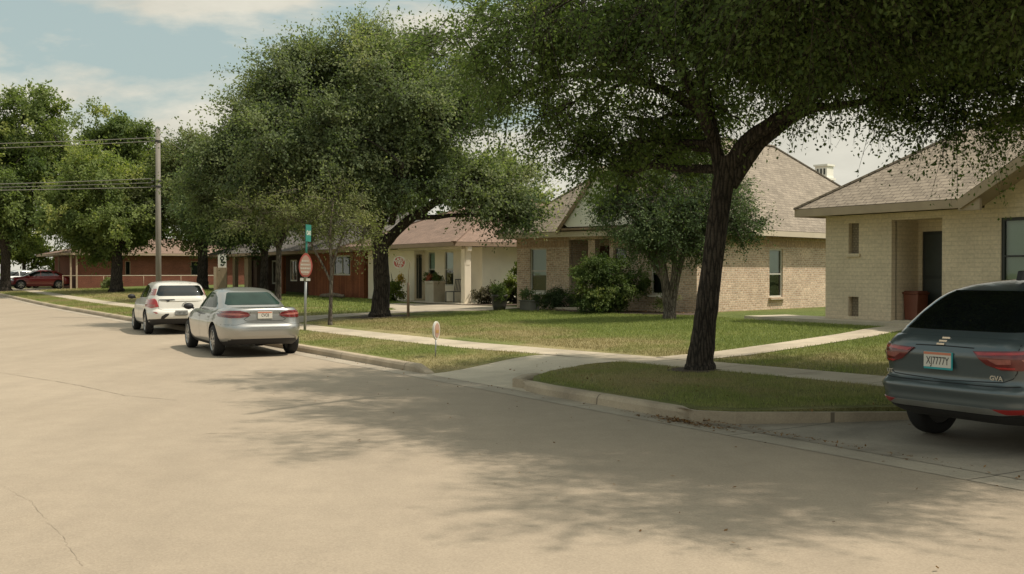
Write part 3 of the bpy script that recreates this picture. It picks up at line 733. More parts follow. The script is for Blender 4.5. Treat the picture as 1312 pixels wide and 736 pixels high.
# ------------------------------------------------------------------ big shade tree on the island
B1 = Vector((3.04, 17.64, lawn_z(13.5, 11.73)))
def rel(b, pts): return [(p[0] - b.x, p[1] - b.y, p[2] - b.z) for p in pts]
limbs1 = [
    (rel(B1, [(3.04, 17.64, .21), (3.14, 17.62, 1.2), (3.27, 17.6, 2.3), (3.40, 17.6, 3.2), (3.48, 17.6, 3.62)]), [.205, .178, .165, .172, .185]),
    (rel(B1, [(3.40, 17.6, 3.2), (3.27, 17.62, 3.85), (3.16, 17.7, 4.5), (2.95, 17.8, 5.5), (2.5, 17.9, 6.8), (2.1, 17.9, 8.0)]), [.14, .10, .09, .08, .06, .03]),
    (rel(B1, [(3.47, 17.6, 3.4), (3.72, 17.45, 3.85), (4.18, 17.2, 4.2), (4.68, 16.8, 4.55), (5.18, 16.3, 4.95), (5.85, 15.7, 5.3), (7.4, 14.8, 6.0), (8.6, 14.0, 6.5)]), [.145, .12, .11, .10, .09, .075, .05, .03]),
    (rel(B1, [(3.50, 17.6, 3.2), (3.78, 17.55, 3.6), (4.05, 17.5, 3.92), (4.68, 17.4, 4.36), (5.15, 17.35, 4.42), (6.3, 17.2, 4.6), (7.6, 17.0, 4.75)]), [.14, .115, .10, .085, .065, .045, .02]),
    (rel(B1, [(3.25, 17.62, 3.9), (2.6, 16.8, 4.9), (1.8, 15.6, 5.6), (.9, 14.2, 6.1), (.4, 13.2, 6.3)]), [.10, .085, .07, .055, .03]),
    (rel(B1, [(4.4, 17.0, 4.4), (4.5, 15.5, 5.2), (4.4, 13.8, 5.8), (4.0, 12.0, 6.2), (3.6, 10.6, 6.2)]), [.10, .09, .07, .055, .03]),
    (rel(B1, [(3.18, 17.65, 4.3), (2.3, 18.2, 4.9), (1.2, 18.9, 5.2), (.2, 19.2, 5.1)]), [.085, .07, .05, .03]),
    (rel(B1, [(3.0, 17.8, 5.2), (3.6, 18.8, 6.2), (4.2, 19.8, 7.2)]), [.085, .07, .04]),
]
lob1 = lobes_in(3, (6.3, 12.9, 5.9), (5.0, 5.8, 1.5), 96, 1.25, 4.5)  # crown mass mostly above view, shaped and filled for its road shadow
lob1 += [(.5, 18.6, 5.2, 1.2, 1.2, .9), (-.1, 18.8, 4.7, .8, .8, .6), (.8, 18.2, 4.45, .9, .9, .6), (1.5, 18.4, 4.5, 1.0, 1.0, .7), (2.2, 18.8, 4.3, .9, .9, .55), (1.35, 19.0, 3.85, .6, .6, .45), (2.5, 19.4, 3.75, .75, .7, .5),  (1.9, 19.4, 3.45, .5, .5, .35),
         (1.9, 17.4, 4.9, .9, .8, .6), (3.2, 18.8, 4.8, 1.0, 1.0, .7), (-.6, 17.4, 5.6, 1.0, 1.0, .8), (.3, 17.0, 5.6, 1.0, .9, .7), (1.2, 16.8, 5.5, 1.0, 1.0, .7), (2.3, 16.6, 5.5, 1.0, 1.0, .7), (4.3, 19.0, 5.3, 1.0, 1.0, .7), (3.9, 17.4, 5.4, .9, .9, .6), (3.0, 19.3, 4.1, .7, .7, .45), (3.9, 19.4, 4.5, .7, .7, .5),
         (5.6, 17.2, 5.2, 1.1, 1.0, .7), (6.6, 17.2, 4.95, 1.1, 1.0, .65), (7.6, 17.0, 4.75, 1.0, .9, .6), (5.7, 17.3, 4.55, .6, .5, .35), (7.0, 17.0, 4.3, .75, .6, .4), (8.2, 16.4, 4.5, .9, .8, .6), (8.8, 16.0, 5.2, 1.2, 1.1, .9), (7.7, 16.6, 4.05, .55, .5, .35), (8.6, 16.2, 3.95, .7, .6, .45), (6.3, 17.1, 4.15, .4, .4, .25),
         (7.6, 15.4, 5.5, 1.2, 1.2, .8), (5.2, 16.6, 5.9, 1.1, 1.1, .8), (6.5, 16.2, 6.1, 1.2, 1.2, .9), (4.2, 15.5, 5.6, 1.0, 1.0, .6), (2.6, 15.4, 5.4, 1.0, 1.0, .6), (1.0, 14.8, 5.5, .9, 1.0, .6), (6.2, 14.6, 5.3, 1.1, 1.1, .6), (7.6, 13.6, 5.0, 1.1, 1.1, .6), (.9, 16.0, 5.9, 1.0, 1.0, .7), (2.0, 17.0, 6.2, 1.2, 1.2, .8), (3.4, 17.2, 6.4, 1.2, 1.2, .8), (.2, 17.6, 6.1, 1.0, 1.0, .6), (4.0, 18.6, 6.3, 1.2, 1.2, .8)]
lob1 = [(a - B1.x, b - B1.y, c - B1.z, d, e, f) for a, b, c, d, e, f in lob1]
tree('shade_tree', 'large dark trunked shade tree forking low on the kerbside grass island', B1, limbs1, lob1, 38000, 20, (.068, .039), 'leaf_big', 'bark_dark', seed=11, droop=.5, tlen=.7, shell=.3, sub=3, sprays=.05, clr=.16)

# ------------------------------------------------------------------ round shade tree at mid distance
B2 = Vector((-4.36, 36.1, lawn_z(33.1, 15)))
limbs2 = [([(0, 0, 0), (.05, 0, 1.1), (.0, 0, 2.1), (-.05, 0, 2.75)], [.30, .27, .255, .27]),
          ([(-.05, 0, 2.5), (-.45, .1, 3.4), (-.9, .3, 4.6), (-1.2, .3, 6.2), (-1.3, .2, 7.6)], [.22, .18, .15, .11, .05]),
          ([(.1, 0, 2.35), (.75, -.1, 3.0), (1.5, -.2, 3.55), (2.6, -.2, 4.2), (3.6, -.1, 4.7)], [.19, .16, .14, .10, .05]),
          ([(-.1, 0, 2.8), (.3, .4, 3.8), (.8, .5, 5.2), (1.2, .4, 6.8)], [.17, .14, .11, .05]),
          ([(-.5, .1, 3.3), (-1.6, -.3, 3.9), (-3.0, -.6, 4.4), (-4.2, -.6, 4.7)], [.14, .12, .08, .04]),
          ([(.4, -.1, 3.1), (.8, -1.4, 4.0), (1.0, -2.6, 4.8)], [.12, .1, .05])]
lob2 = lobes_in(5, (-.9, 0, 5.9), (4.3, 4.1, 3.1), 34, 1.0, 3.5)
lob2 += [(3.8, -.3, 4.1, 1.0, 1.1, .7), (4.5, 0, 3.6, .9, .9, .6), (4.9, .2, 3.2, .6, .6, .45), (2.6, -.6, 4.5, 1.0, 1.0, .6), (4.4, .5, 4.7, .9, 1.0, .7), (-.8, 0, 8.5, 1.0, 1.0, .7), (.6, 0, 8.5, 1.0, 1.0, .7), (1.8, 0, 8.0, .9, 1.0, .7), (-2.0, 0, 8.1, .8, .9, .5), (-2.6, 0, 7.9, 1.3, 1.3, .9), (2.7, 0, 7.0, 1.1, 1.2, .8),
         (-4.5, 0, 4.7, 1.2, 1.2, .8), (-5.1, 0, 5.4, .9, .9, .6), (-4.2, 0, 6.5, 1.1, 1.1, .8), (-3.5, -.6, 3.9, 1.0, 1.1, .6), (-2.0, -.8, 4.2, 1.0, 1.1, .6), (-4.9, .4, 3.7, 1.0, 1.1, .6), (-5.6, .4, 4.6, .8, .9, .5), (-3.3, 0, 7.7, .65, .7, .4), (-4.8, 0, 6.2, .6, .7, .35), (-5.6, 0, 5.3, .5, .6, .3), (-2.5, 0, 8.7, .55, .6, .35), (-.2, 0, 9.0, .6, .6, .4), (1.5, 0, 8.8, .6, .6, .4), (-5.9, .2, 4.0, .5, .6, .3), (1.0, -1.4, 4.4, 1.2, 1.2, .8), (-.8, -1.6, 4.6, 1.2, 1.2, .8)]
tree('shade_tree', 'broad rounded tree with dark trunk standing beside the parked silver sedan', B2, limbs2, lob2, 14500, 18, (.105, .062), 'leaf_mid', 'bark_dark', seed=12, droop=.15, tlen=.75, shell=.45, sub=3, sprays=.16)

# small multi-stemmed tree before the brick house
B3 = Vector((4.41, 30.6, lawn_z(23.9, 19.6)))
limbs3 = [([(0, 0, 0), (-.05, 0, .5), (-.12, 0, 1.0), (-.2, 0, 1.5), (-.35, 0, 2.1), (-.5, 0, 3.0)], [.16, .14, .12, .11, .09, .05]),
          ([(.05, 0, .05), (.14, 0, .7), (.28, 0, 1.4), (.5, .1, 2.2), (.7, .1, 3.2)], [.11, .09, .08, .06, .03]),
          ([(-.02, 0, .6), (.12, -.1, 1.3), (.1, -.1, 2.2), (.2, 0, 3.4)], [.09, .08, .06, .03]),
          ([(-.12, 0, 1.0), (-.55, .1, 1.7), (-.95, .1, 2.4)], [.07, .05, .03])]
lob3 = [(-.7, 0, 2.7, .9, .9, .6), (.5, 0, 2.7, .95, 1.0, .65), (-1.3, 0, 3.0, .6, .8, .4), (0, 0, 3.5, 1.0, 1.0, .7), (1.25, 0, 3.0, .7, .8, .5), (1.75, 0, 2.6, .5, .5, .35), (2.2, 0, 2.75, .42, .4, .28), (-1.8, 0, 3.3, .45, .5, .35),
        (-.8, 0, 4.1, .75, .8, .5), (.8, 0, 4.0, .8, .8, .6), (1.7, .2, 3.6, .6, .7, .45), (-.1, -.4, 2.3, .6, .6, .35), (-.3, 0, 1.9, .35, .4, .22), (.95, -.2, 2.1, .42, .5, .28), (-1.1, -.2, 2.3, .45, .5, .28), (.1, .3, 4.6, .7, .8, .4), (-1.5, .2, 3.9, .4, .5, .3)]
tree('small_tree', 'small bluish tree with several stems on the lawn before the brick house', B3, limbs3, lob3, 4000, 16, (.07, .040), 'leaf_blue', 'bark_pale', seed=13, droop=.35, tlen=.5, shell=.4, sub=2)

# thin street tree by the red sign
B4 = P(30.2, 12.05, lawn_z(30.2, 12.05))
limbs4 = [([(0, 0, 0), (.03, 0, 1.0), (.05, 0, 1.8), (.0, 0, 2.6), (.1, 0, 3.6)], [.06, .053, .05, .04, .02]),
          ([(.04, 0, 1.25), (-.2, 0, 1.75), (-.5, 0, 2.3), (-.8, 0, 3.0)], [.036, .03, .025, .015]), ([(.05, 0, 1.7), (.25, 0, 2.3), (.5, 0, 3.0)], [.05, .04, .02])]
lob4 = [(-.9, .2, 2.9, .8, .8, .5), (-.3, .2, 3.0, .8, .8, .6), (.4, .2, 3.0, .75, .8, .5), (-1.5, .3, 3.1, .7, .7, .45), (0, .2, 3.7, 1.0, 1.0, .6), (.9, .3, 2.75, .55, .5, .35), (-.6, 0, 2.35, .4, .4, .25), (-2.1, .3, 3.3, .8, .8, .5)]
tree('young_tree', 'thin young street tree just right of the red pointed sign', B4, limbs4, lob4, 620, 14, (.08, .04), 'leaf_olive', 'bark_pale', seed=14, droop=.3, tlen=.6, shell=.35, sub=2)

def auto_tree(name, label, s, t, h, rx, ry, z0, tr, lm, bm_, nl, lr, twigs, lpt, size, group, seed, trunk_h=None, tbias=0., dx=0.0):
    b = P(s, t, lawn_z(s, t)); th = trunk_h or z0 + .5; rg = np.random.default_rng(seed)
    limbs = [([(0, 0, 0), (.03, 0, th * .5), (.05, 0, th), (dx * .2, 0, th + .4)], [tr, tr * .85, tr * .8, tr * .7])]
    for k in range(4):
        a = k * 1.57 + rg.uniform(-.4, .4); q = rg.uniform(.45, .7)
        limbs.append(([(0.03, 0, th * .95), (math.cos(a) * rx * .25 + dx * .3, math.sin(a) * ry * .25, th + (h - th) * .3), (math.cos(a) * rx * q + dx * .8, math.sin(a) * ry * q, th + (h - th) * .62)], [tr * .6, tr * .42, tr * .15]))
    cz = (z0 + h) / 2; lo = lobes_in(seed + 50, (dx, 0, cz), (rx, ry, (h - z0) / 2), nl, lr, z0)
    return tree(name, label, b, limbs, lo, twigs, lpt, size, lm, bm_, group, seed, .25, lr * .55, .4, tbias, 2)

TB = 'trees behind the far houses'
auto_tree('shade_tree', 'tall dark tree at the far left edge beside the parked red car', 87.5, 9.7, 15.0, 6.8, 6.2, 2.9, .40, 'leaf_far', 'bark_dark', 56, 1.7, 5600, 15, (.24, .15), TB, 21, 3.0)
auto_tree('shade_tree', 'bushy green tree with stout trunk in front of the red brick house', 75.1, 15.0, 8.6, 5.0, 4.0, 2.3, .42, 'leaf_far', 'bark_dark', 36, 1.4, 4800, 15, (.19, .12), TB, 22, 2.6, .12, -1.2)
auto_tree('shade_tree', 'tall tree with broken top rising behind the red brick house', 99.7, 20.0, 15.6, 5.0, 4.8, 4, .4, 'leaf_far', 'bark_dark', 34, 1.6, 4200, 15, (.25, .16), TB, 23)
auto_tree('shade_tree', 'olive green tree right of the utility pole over the red brick house', 73.8, 20.3, 10.2, 3.9, 3.8, 2.5, .40, 'leaf_olive', 'bark_dark', 32, 1.35, 4000, 15, (.19, .12), TB, 24, 2.6, -.08, -.3)
auto_tree('shade_tree', 'dark spreading tree shading the brown board house', 56.5, 18.8, 8.4, 3.8, 3.6, 2.5, .24, 'leaf_blue', 'bark_dark', 36, 1.25, 4800, 14, (.15, .09), TB, 25, 2.4, -.12)
auto_tree('shade_tree', 'pale olive tree leaning over the dark board house roof', 50.5, 17.5, 7.6, 3.0, 2.8, 2.9, .16, 'leaf_olive', 'bark', 20, 1.05, 2000, 14, (.15, .09), TB, 26, 2.6, -.05)
auto_tree('small_tree', 'small bright yellow green tree behind the parked red car', 108, 13.5, 5.0, 2.7, 2.4, 1.5, .2, 'leaf_bright', 'bark', 14, 1.0, 1100, 12, (.26, .17), TB, 27, 2.2)
for i, (s, t, h, lab) in enumerate([(135, 6, 12, 'farthest hazy tree at the very end of the street'), (128, 24, 14, 'hazy tree far behind the red car and left tree'), (112, 34, 13, 'distant dark tree behind the red brick house roof'),
                                    (92, 40, 11, 'distant tree between the utility pole and the brown board house'), (76, 44, 10, 'distant tree hidden behind the brown board house'), (120, -12, 12, 'distant tree across the street beyond the left edge')]):
    auto_tree('shade_tree', lab, s, t, h, 6.0, 5.5, 1.5, .4, 'leaf_far', 'bark_dark', 26, 1.9, 1500, 12, (.42, .28), TB, 40 + i, 2.6)

# ------------------------------------------------------------------ shrubs and pots
def shrub(name, label, s, t, lobes, twigs, lpt, size, lm, seed, stems=5, cat='shrub', z=None, tlen=.25, tbias=0., droop=.2, group=None):
    b = P(s, t, lawn_z(s, t) if z is None else z); rg = np.random.default_rng(seed)
    root = empty(name, b, 0, label, cat, group); mb = MB()
    for k in range(stems):
        c = Vector(lobes[k % len(lobes)][:3]); e = c + Vector(rg.normal(size=3) * .12)
        limb_mesh(mb, [(rg.normal() * .06, rg.normal() * .06, -.03), (e.x * .4, e.y * .4, e.z * .5), e], [.022, .016, .006], 5, rg, .3)
    v, tint, _ = leaves(lobes, twigs, lpt, size, rg, droop, tlen, .3, tbias)
    v[:, 2] = np.maximum(v[:, 2], .01)
    mb.build('stem', M['bark'], root, smooth=True, uv=False, recalc=False); quads_object('foliage', v, tint, M[lm], root)
    return root

shrub('bush', 'big rounded green bush covering the entry of the brick house', 28.0, 20.55, [(-.45, 0, .8, .62, .6, .55), (.3, 0, .8, .65, .6, .55), (-.1, 0, 1.25, .75, .6, .42), (-.55, 0, 1.3, .45, .4, .35), (.75, 0, 1.15, .38, .4, .32), (0, -.2, .45, .75, .55, .38), (.55, -.1, .5, .45, .5, .32), (-.6, -.1, .45, .4, .45, .3), (.95, 0, .95, .3, .3, .22), (-.2, 0, 1.58, .4, .35, .22)],
      1700, 16, (.07, .045), 'leaf_bush', 61, 7, tlen=.3)
shrub('bush', 'low dusky shrub bed under the pale side wall', 37.4, 21.9, [(-.5, .1, .38, .5, .4, .34), (.15, .0, .42, .5, .4, .36), (.75, -.1, .36, .45, .4, .3)], 420, 12, (.09, .055), 'leaf_purple', 62, 5)
shrub('bush', 'leafy light green bush between the pale wall and the brick house', 36.9, 22.6, [(.1, 0, .95, .55, .5, .42), (.5, 0, .75, .5, .45, .4), (-.2, 0, .6, .45, .4, .35), (.2, 0, 1.35, .32, .3, .25), (.75, 0, .45, .4, .4, .35)], 480, 12, (.12, .08), 'leaf_bright', 63, 6, tbias=-.15)
shrub('plant', 'yellow flowering plant beside the round tree trunk', 43.4, 20.3, [(0, 0, .35, .32, .3, .28), (.1, 0, .7, .28, .25, .2), (-.15, 0, .85, .22, .2, .15)], 150, 12, (.10, .06), 'leaf_bright', 64, 5, 'plant')
b_ = shrub('plant', 'yellow blossom sprays on top of the flowering plant', 43.4, 20.3, [(0, 0, 1.05, .3, .25, .12)], 30, 8, (.09, .07), 'flower_yellow', 65, 3, 'plant')
shrub('bush', 'low clipped hedge under the first brick house window', 30.9, 21.0, [(-.6, .1, .35, .35, .25, .28), (-.15, .05, .38, .35, .25, .28), (.3, 0, .4, .35, .25, .3)], 420, 12, (.06, .04), 'leaf_blue', 66, 5, tbias=-.1)
shrub('plant', 'small dry plant right of the big bush by the brick wall', 26.2, 21.4, [(0, 0, .35, .3, .25, .28), (.2, 0, .55, .18, .15, .15)], 90, 10, (.07, .035), 'leaf_olive', 67, 4, 'plant')
shrub('plant', 'low weedy plant beneath the rail of the red brick house', 84.8, 16.6, [(0, 0, .4, .7, .5, .4), (.8, 0, .35, .5, .4, .3)], 160, 10, (.2, .1), 'leaf_olive', 68, 4, 'plant')

def pot(label, s, t, r, h, m, lm, seed, box=None, fl=None):
    z = lawn_z(s, t); root = empty('plant_pot', P(s, t, z), ROT_STREET, label, 'plant pot'); mb = MB()
    if box:
        w, d = box
        mb.prism([(-w * .45, -d * .45), (w * .45, -d * .45), (w * .45, d * .45), (-w * .45, d * .45)], 'z', 0, h * .88); mb.box(-w / 2, w / 2, -d / 2, d / 2, h * .88 + .002, h)
    else:
        mb.lathe([(.01, 0), (r * .72, 0), (r * .9, h * .35), (r, h * .85), (r * 1.06, h * .86), (r * 1.06, h), (r * .92, h), (r * .9, h * .9), (.01, h * .9)], 24)
    mb.build('vessel', M[m], root, smooth=not box, bevel=.012 if box else 0)
    w = (box[0] if box else r * 2) * .42; rg = np.random.default_rng(seed)
    lo = [(-w * .5, 0, h + .12, w * .7, w * .5, .18), (w * .5, 0, h + .1, w * .7, w * .5, .16)]
    v, t_, _ = leaves(lo, 130, 10, (.075, .045), rg, .3, .2, .2); quads_object('foliage', v, t_, M[lm], root)
    if fl:
        v, t_, _ = leaves([(0, -.05, h + .12, w * 1.0, w * .5, .12)], 60, 6, (.07, .07), rg, .3, .15, .5); quads_object('blossom', v, t_, M[fl], root)
    return root
pot('round dark pot with a leafy plant left of the grey trough', 32.45, 19.15, .27, .55, 'pot', 'leaf_bush', 71)
pot('grey trough planter between the dark pot and the low hedge', 31.45, 19.75, .3, .35, 'pot_grey', 'leaf_blue', 72, (.75, .4))
pot('tall pale planter box topped with red flowers on the cream porch', 40.4, 20.75, .4, .92, 'planter', 'leaf_bush', 73, (.85, .6), 'flower_red')

# slim trellis with a climbing stem at the brick corner
tr = empty('trellis', P(33.6, 21.6, .5), ROT_STREET, 'narrow grey green trellis at the left corner of the brick house', 'trellis'); mb = MB()
for x in (-.1, .1): mb.bar((x, 0, 0), (x, 0, 1.6), .02, .02)
for z in np.arange(.2, 1.6, .22): mb.bar((-.1, 0, z), (.1, 0, z), .015, .015)
mb.build('lattice', mat('trellis_paint', (.17, .22, .19), .6), tr)

# mulch beds at the foot of the brick facade, as laid ground
sheet('mulch_bed', densify([(31.2, 20.05), (28.6, 19.95), (26.0, 20.6), (24.6, 21.3), (24.9, 22.4), (27, 22.2), (29, 21.5), (31.2, 21.3)], .5), lambda s, t: lawn_z(s, t) + .02, M['mulch'])
sheet('mulch_bed', densify([(42.6, 20.3), (38.3, 20.0), (35.4, 21.2), (35.6, 22.6), (38.7, 22.4), (42.6, 21.6)], .5), lambda s, t: lawn_z(s, t) + .02, M['mulch'])

# ------------------------------------------------------------------ houses
def house(label, loc, rz): return empty('house', loc, rz, label, 'house', 'houses along the street')

# --- cream painted brick house, right
hR = house('cream painted brick house with deep porch recess and grey brown roof', P(20.08, 21.7, 0), ROT_STREET)
G0, E0 = .30, 3.22
mb = MB()
holesR = [(.76, 1.09, 2.25, 3.02), (.76, 1.09, .66, 1.16), (2.1, 3.54, .58, 3.05), (5.05, 6.75, 1.35, 2.98)]
wall(mb, (0, 0), (12.4, 0), G0, E0, holesR, .14, .2)
wall(mb, (0, 12), (0, 0), G0, E0, [(4, 5, 1.4, 2.6)], .12); wall(mb, (12.4, 0), (12.4, 12), G0, E0); wall(mb, (12.4, 12), (0, 12), G0, E0)
# porch recess: side walls and back wall
wall(mb, (2.1, .205), (2.1, 1.0), G0, 3.1); wall(mb, (3.54, 1.0), (3.54, .205), G0, 3.1)
wall(mb, (2.1, .98), (3.54, .98), G0, 3.1, [(.12, 1.12, .62, 2.78)], .06)
mb.face([(2.1, .15, 3.06), (3.54, .15, 3.06), (3.54, 1.0, 3.06), (2.1, 1.0, 3.06)])
# gable wall over the right-hand window
gx0, gx1, gp = 5.0, 12.4, .56; gm = (gx0 + gx1) / 2
mb.face([(gx0 - .35, -.012, 3.19), (gx1 + .35, -.012, 3.19), (gx1 + .35, -.012, 3.285), (gm, -.012, 3.285 + (gm - gx0 + .35) * gp), (gx0 - .35, -.012, 3.285)])
mb.build('wall', M['cream_brick'], hR, recalc=False)
nb = MB(); nb.face([(.76, .125, 2.25), (1.09, .125, 2.25), (1.09, .125, 3.02), (.76, .125, 3.02)]); nb.build('wall_niche', M['niche'], hR, recalc=False)
nb = MB(); nb.face([(.76, .125, .66), (1.09, .125, .66), (1.09, .125, 1.16), (.76, .125, 1.16)]); nb.build('wall_niche', M['niche'], hR, recalc=False)
for z in (2.25, 1.35):
    sb = MB(); sb.box(.70 if z > 2 else 5.0, 1.15 if z > 2 else 6.8, -.05, -.003, z - .08, z - .003)
    sb.build('sill', M['cream_brick'], hR)
pb = MB(); pb.box(2.11, 3.53, .02, .975, .3, .612); pb.build('porch_floor', M['drive'], hR)
window(hR, (5.05, 0), (6.75, 0), 1.35, 2.98, .06, 'dark_frame', .07, True, 0, .98)
d = MB(); d.box(2.225, 3.215, 1.0, 1.05, .62, 2.78); dr = d.build('door', M['dark_frame'], hR)
d = MB()
for a, b in ((.72, 1.62), (1.70, 2.70)): d.face([(2.30, .994, a), (3.13, .994, a), (3.13, .994, b), (2.30, .994, b)])
d.build('door_panel', M['door_dark'], dr, recalc=False)
d = MB(); d.tube([(3.12, .985, 1.55), (3.12, .95, 1.55)], .012, 8); d.ellipsoid((3.12, .935, 1.55), (.03, .025, .03)); d.build('handle', M['metal'], dr, smooth=True)
zr = 3.42 + (gm - (gx0 - .45)) * gp; yb = -.6 + (zr - 3.42) / .66
roofR = hip_roof(hR, -.55, 13.2, -.6, 12.6, 3.42, .66, 'shingle_grey', 'trim_tan', 'trim_tan', 'x', .21, notch=(gx0 - .45, gm, gx1 + .45, zr))
gb = MB()
gb.face([(gx0 - .45, -.75, 3.43), (gm, -.75, zr), (gm, yb, zr + .01), (gx0 - .45, -.59, 3.43)]); gb.face([(gm, -.75, zr), (gx1 + .45, -.75, 3.43), (gx1 + .45, -.59, 3.43), (gm, yb, zr + .01)])
gb.build('gable_roof', M['shingle_grey'], roofR, recalc=False)
fb = MB(); fb.bar((gx0 - .5, -.73, 3.27), (gm, -.73, zr - .17), .05, .22); fb.bar((gm, -.73, zr - .17), (gx1 + .5, -.73, 3.27), .05, .22)
fb.box(gx0 - .52, gx0 + .02, -.70, -.62, 3.14, 3.39)
# soffits under the rake
fb.face([(gx0 - .4, -.70, 3.25), (gm, -.70, zr - .22), (gm, -.02, zr - .22), (gx0 - .4, -.02, 3.25)])
fb.build('rake_board', M['trim_tan'], roofR)

# --- brick house in the middle
h2 = house('mottled tan brick house with steep tan shingle roof and chimney', (.18, 39.19, 0), -math.atan2(.705, .71))
E2 = 2.98
mb = MB()
wall(mb, (0, 0), (7.78, 0), .25, E2, [(.643, 1.437, 1.08, 2.61), (2.5, 4.29, .62, 2.88), (4.45, 5.02, 1.9, 2.62), (6.0, 6.62, 1.06, 2.56)], .13)
wall(mb, (7.78, 0), (7.78, 14.6), .25, E2, [(4.17, 5.02, .93, 2.56), (9.5, 10.6, .95, 2.55)], .13)
wall(mb, (7.78, 14.6), (0, 14.6), .25, E2); wall(mb, (0, 14.6), (0, 0), .25, E2)
wall(mb, (2.5, .21), (2.5, 1.5), .25, 2.95); wall(mb, (4.29, 1.5), (4.29, .21), .25, 2.95)
wall(mb, (2.5, 1.5), (4.29, 1.5), .25, 2.95, [(.1, .95, .62, 2.7), (1.25, 1.7, 1.2, 2.7)], .06)
mb.box(3.36, 3.66, .0, .2, .25, 2.86)
mb.face([(2.5, .2, 2.9), (4.29, .2, 2.9), (4.29, 1.5, 2.9), (2.5, 1.5, 2.9)])
mb.build('wall', M['brick'], h2, recalc=False)
sd = MB(); sz0, sz1 = 2.64, 2.965
sd.box(-.012, 2.48, -.014, -.002, sz0, sz1); sd.box(4.31, 7.792, -.014, -.002, sz0, sz1); sd.box(7.782, 7.794, 0.0, 14.6, sz0, sz1)
sd.build('soldier_course', M['soldier'], h2)
pf = MB(); pf.box(2.51, 4.28, -.0, 1.49, .28, .63); pf.box(2.3, 4.1, -.55, -.004, .28, .58); pf.box(2.0, 3.9, -.95, -.556, .28, .53 - .07); pf.build('porch_step', M['drive'], h2)
window(h2, (.643, 0), (1.437, 0), 1.08, 2.61, .07, 'frame_white', .05, True, 0, .62, 'white')
window(h2, (6.0, 0), (6.62, 0), 1.06, 2.56, .07, 'frame_white', .05, True, 0, .5, 'white')
window(h2, (4.45, 0), (5.02, 0), 1.9, 2.62, .07, 'trim_brown', .06, False, 0, 0)
window(h2, (7.78, 4.17), (7.78, 5.02), .93, 2.56, .07, 'frame_white', .05, True, 0, .55, 'brick')
window(h2, (7.78, 9.5), (7.78, 10.6), .95, 2.55, .07, 'frame_white', .05, True, 0, .55, 'brick')
window(h2, (3.75, 1.5), (4.2, 1.5), 1.2, 2.7, .03, 'trim_brown', .05, False, 0, 0)
d = MB(); d.box(2.6, 3.45, 1.52, 1.57, .63, 2.7); dr = d.build('door', M['door_red'], h2)
d = MB()
for x in (2.7, 3.08):
    for z in (.75, 1.4, 2.05): d.box(x, x + .27, 1.50, 1.517, z, z + .5)
d.build('door_panel', M['door_red'], dr, bevel=.01)
d = MB(); d.ellipsoid((3.38, 1.48, 1.6), (.03, .03, .03)); d.build('handle', M['metal'], dr, smooth=True)
roof2 = hip_roof(h2, -.5, 8.28, -.5, 15.1, 3.15, .84, 'shingle', 'trim', 'trim_tan', 'y', .19)
# front gable with its white board
gx0, gx1, gz = 2.55, 6.1, 3.2; gm = (gx0 + gx1) / 2; gp = 1.12; zr = gz + (gm - gx0) * gp
mb = MB(); yb = -.5 + (zr - 3.15) / .84
mb.face([(gx0 - .1, -.62, gz - .05), (gm, -.62, zr + .06), (gm, yb, zr + .06), (gx0 - .1, -.42, gz - .05)]); mb.face([(gm, -.62, zr + .06), (gx1 + .1, -.62, gz - .05), (gx1 + .1, -.42, gz - .05), (gm, yb, zr + .06)])
mb.build('gable_roof', M['shingle'], roof2, recalc=False)
mb = MB(); mb.prism([(gx0 + .32, gz + .09), (gx0 + .12, gz + .22), (gx0 + .16, gz + .42), (gm, zr - .12), (gx1 - .16, gz + .42), (gx1 - .12, gz + .22), (gx1 - .32, gz + .09)], 'y', -.50, -.42); mb.build('gable_board', M['white'], roof2)
mb = MB(); mb.bar((gx0 - .1, -.60, gz - .10), (gm, -.60, zr - .02), .04, .12); mb.bar((gm, -.60, zr - .02), (gx1 + .1, -.60, gz - .10), .04, .12); mb.box(gx0 + .1, gx1 - .1, -.59, -.44, gz - .02, gz + .05); mb.build('rake_board', M['trim_brown'], roof2)
c = MB(); c.box(4.1, 4.65, 13.7, 14.25, 3.3, 5.62); ch = c.build('chimney', M['trim_tan'], roof2)
c = MB(); c.box(4.03, 4.72, 13.63, 14.32, 5.625, 5.72); c.box(4.1, 4.65, 13.7, 14.25, 5.722, 6.2)
c.box(4.05, 4.7, 13.65, 14.3, 6.202, 6.28); c.build('chimney_cap', M['white'], ch)
c = MB()
for i in range(3): c.box(4.2 + i * .15, 4.27 + i * .15, 13.685, 13.697, 5.85, 6.1)
c.build('chimney_vent', M['dark_room'], ch)

# --- cream stucco house with the corner porch
h3 = house('cream stucco house with reddish roof and corner porch column', P(48.5, 20.6, 0), ROT_STREET)
mb = MB()
wall(mb, (0, .7), (5.03, .7), .25, 2.79); wall(mb, (5.03, .7), (5.03, 1.2), .25, 2.79, [(.1, .38, .6, 2.55)], .08)
wall(mb, (5.03, 1.2), (10.2, 1.2), .25, 2.79, [(.35, 1.0, 1.2, 2.64), (1.9, 2.7, 1.2, 2.64), (3.5, 3.85, 1.2, 2.64)], .08)
wall(mb, (0, 11), (0, .7), .25, 2.79); wall(mb, (10.2, 11), (0, 11), .25, 2.79)
mb.build('wall', M['stucco'], h3, recalc=False)
mb = MB(); wall(mb, (10.2, 1.2), (10.2, 11), .25, 2.79); mb.build('wall', M['stucco_sunlit'], h3, recalc=False)
for a, b in ((5.38, 6.03), (6.93, 7.73), (8.53, 8.88)): window(h3, (a, 1.2), (b, 1.2), 1.2, 2.64, .05, 'frame_white', .045, True, 0, .55)
d = MB(); d.box(5.0, 4.96, .8, 1.08, .6, 2.4); d.build('door', M['door_dark'], h3)
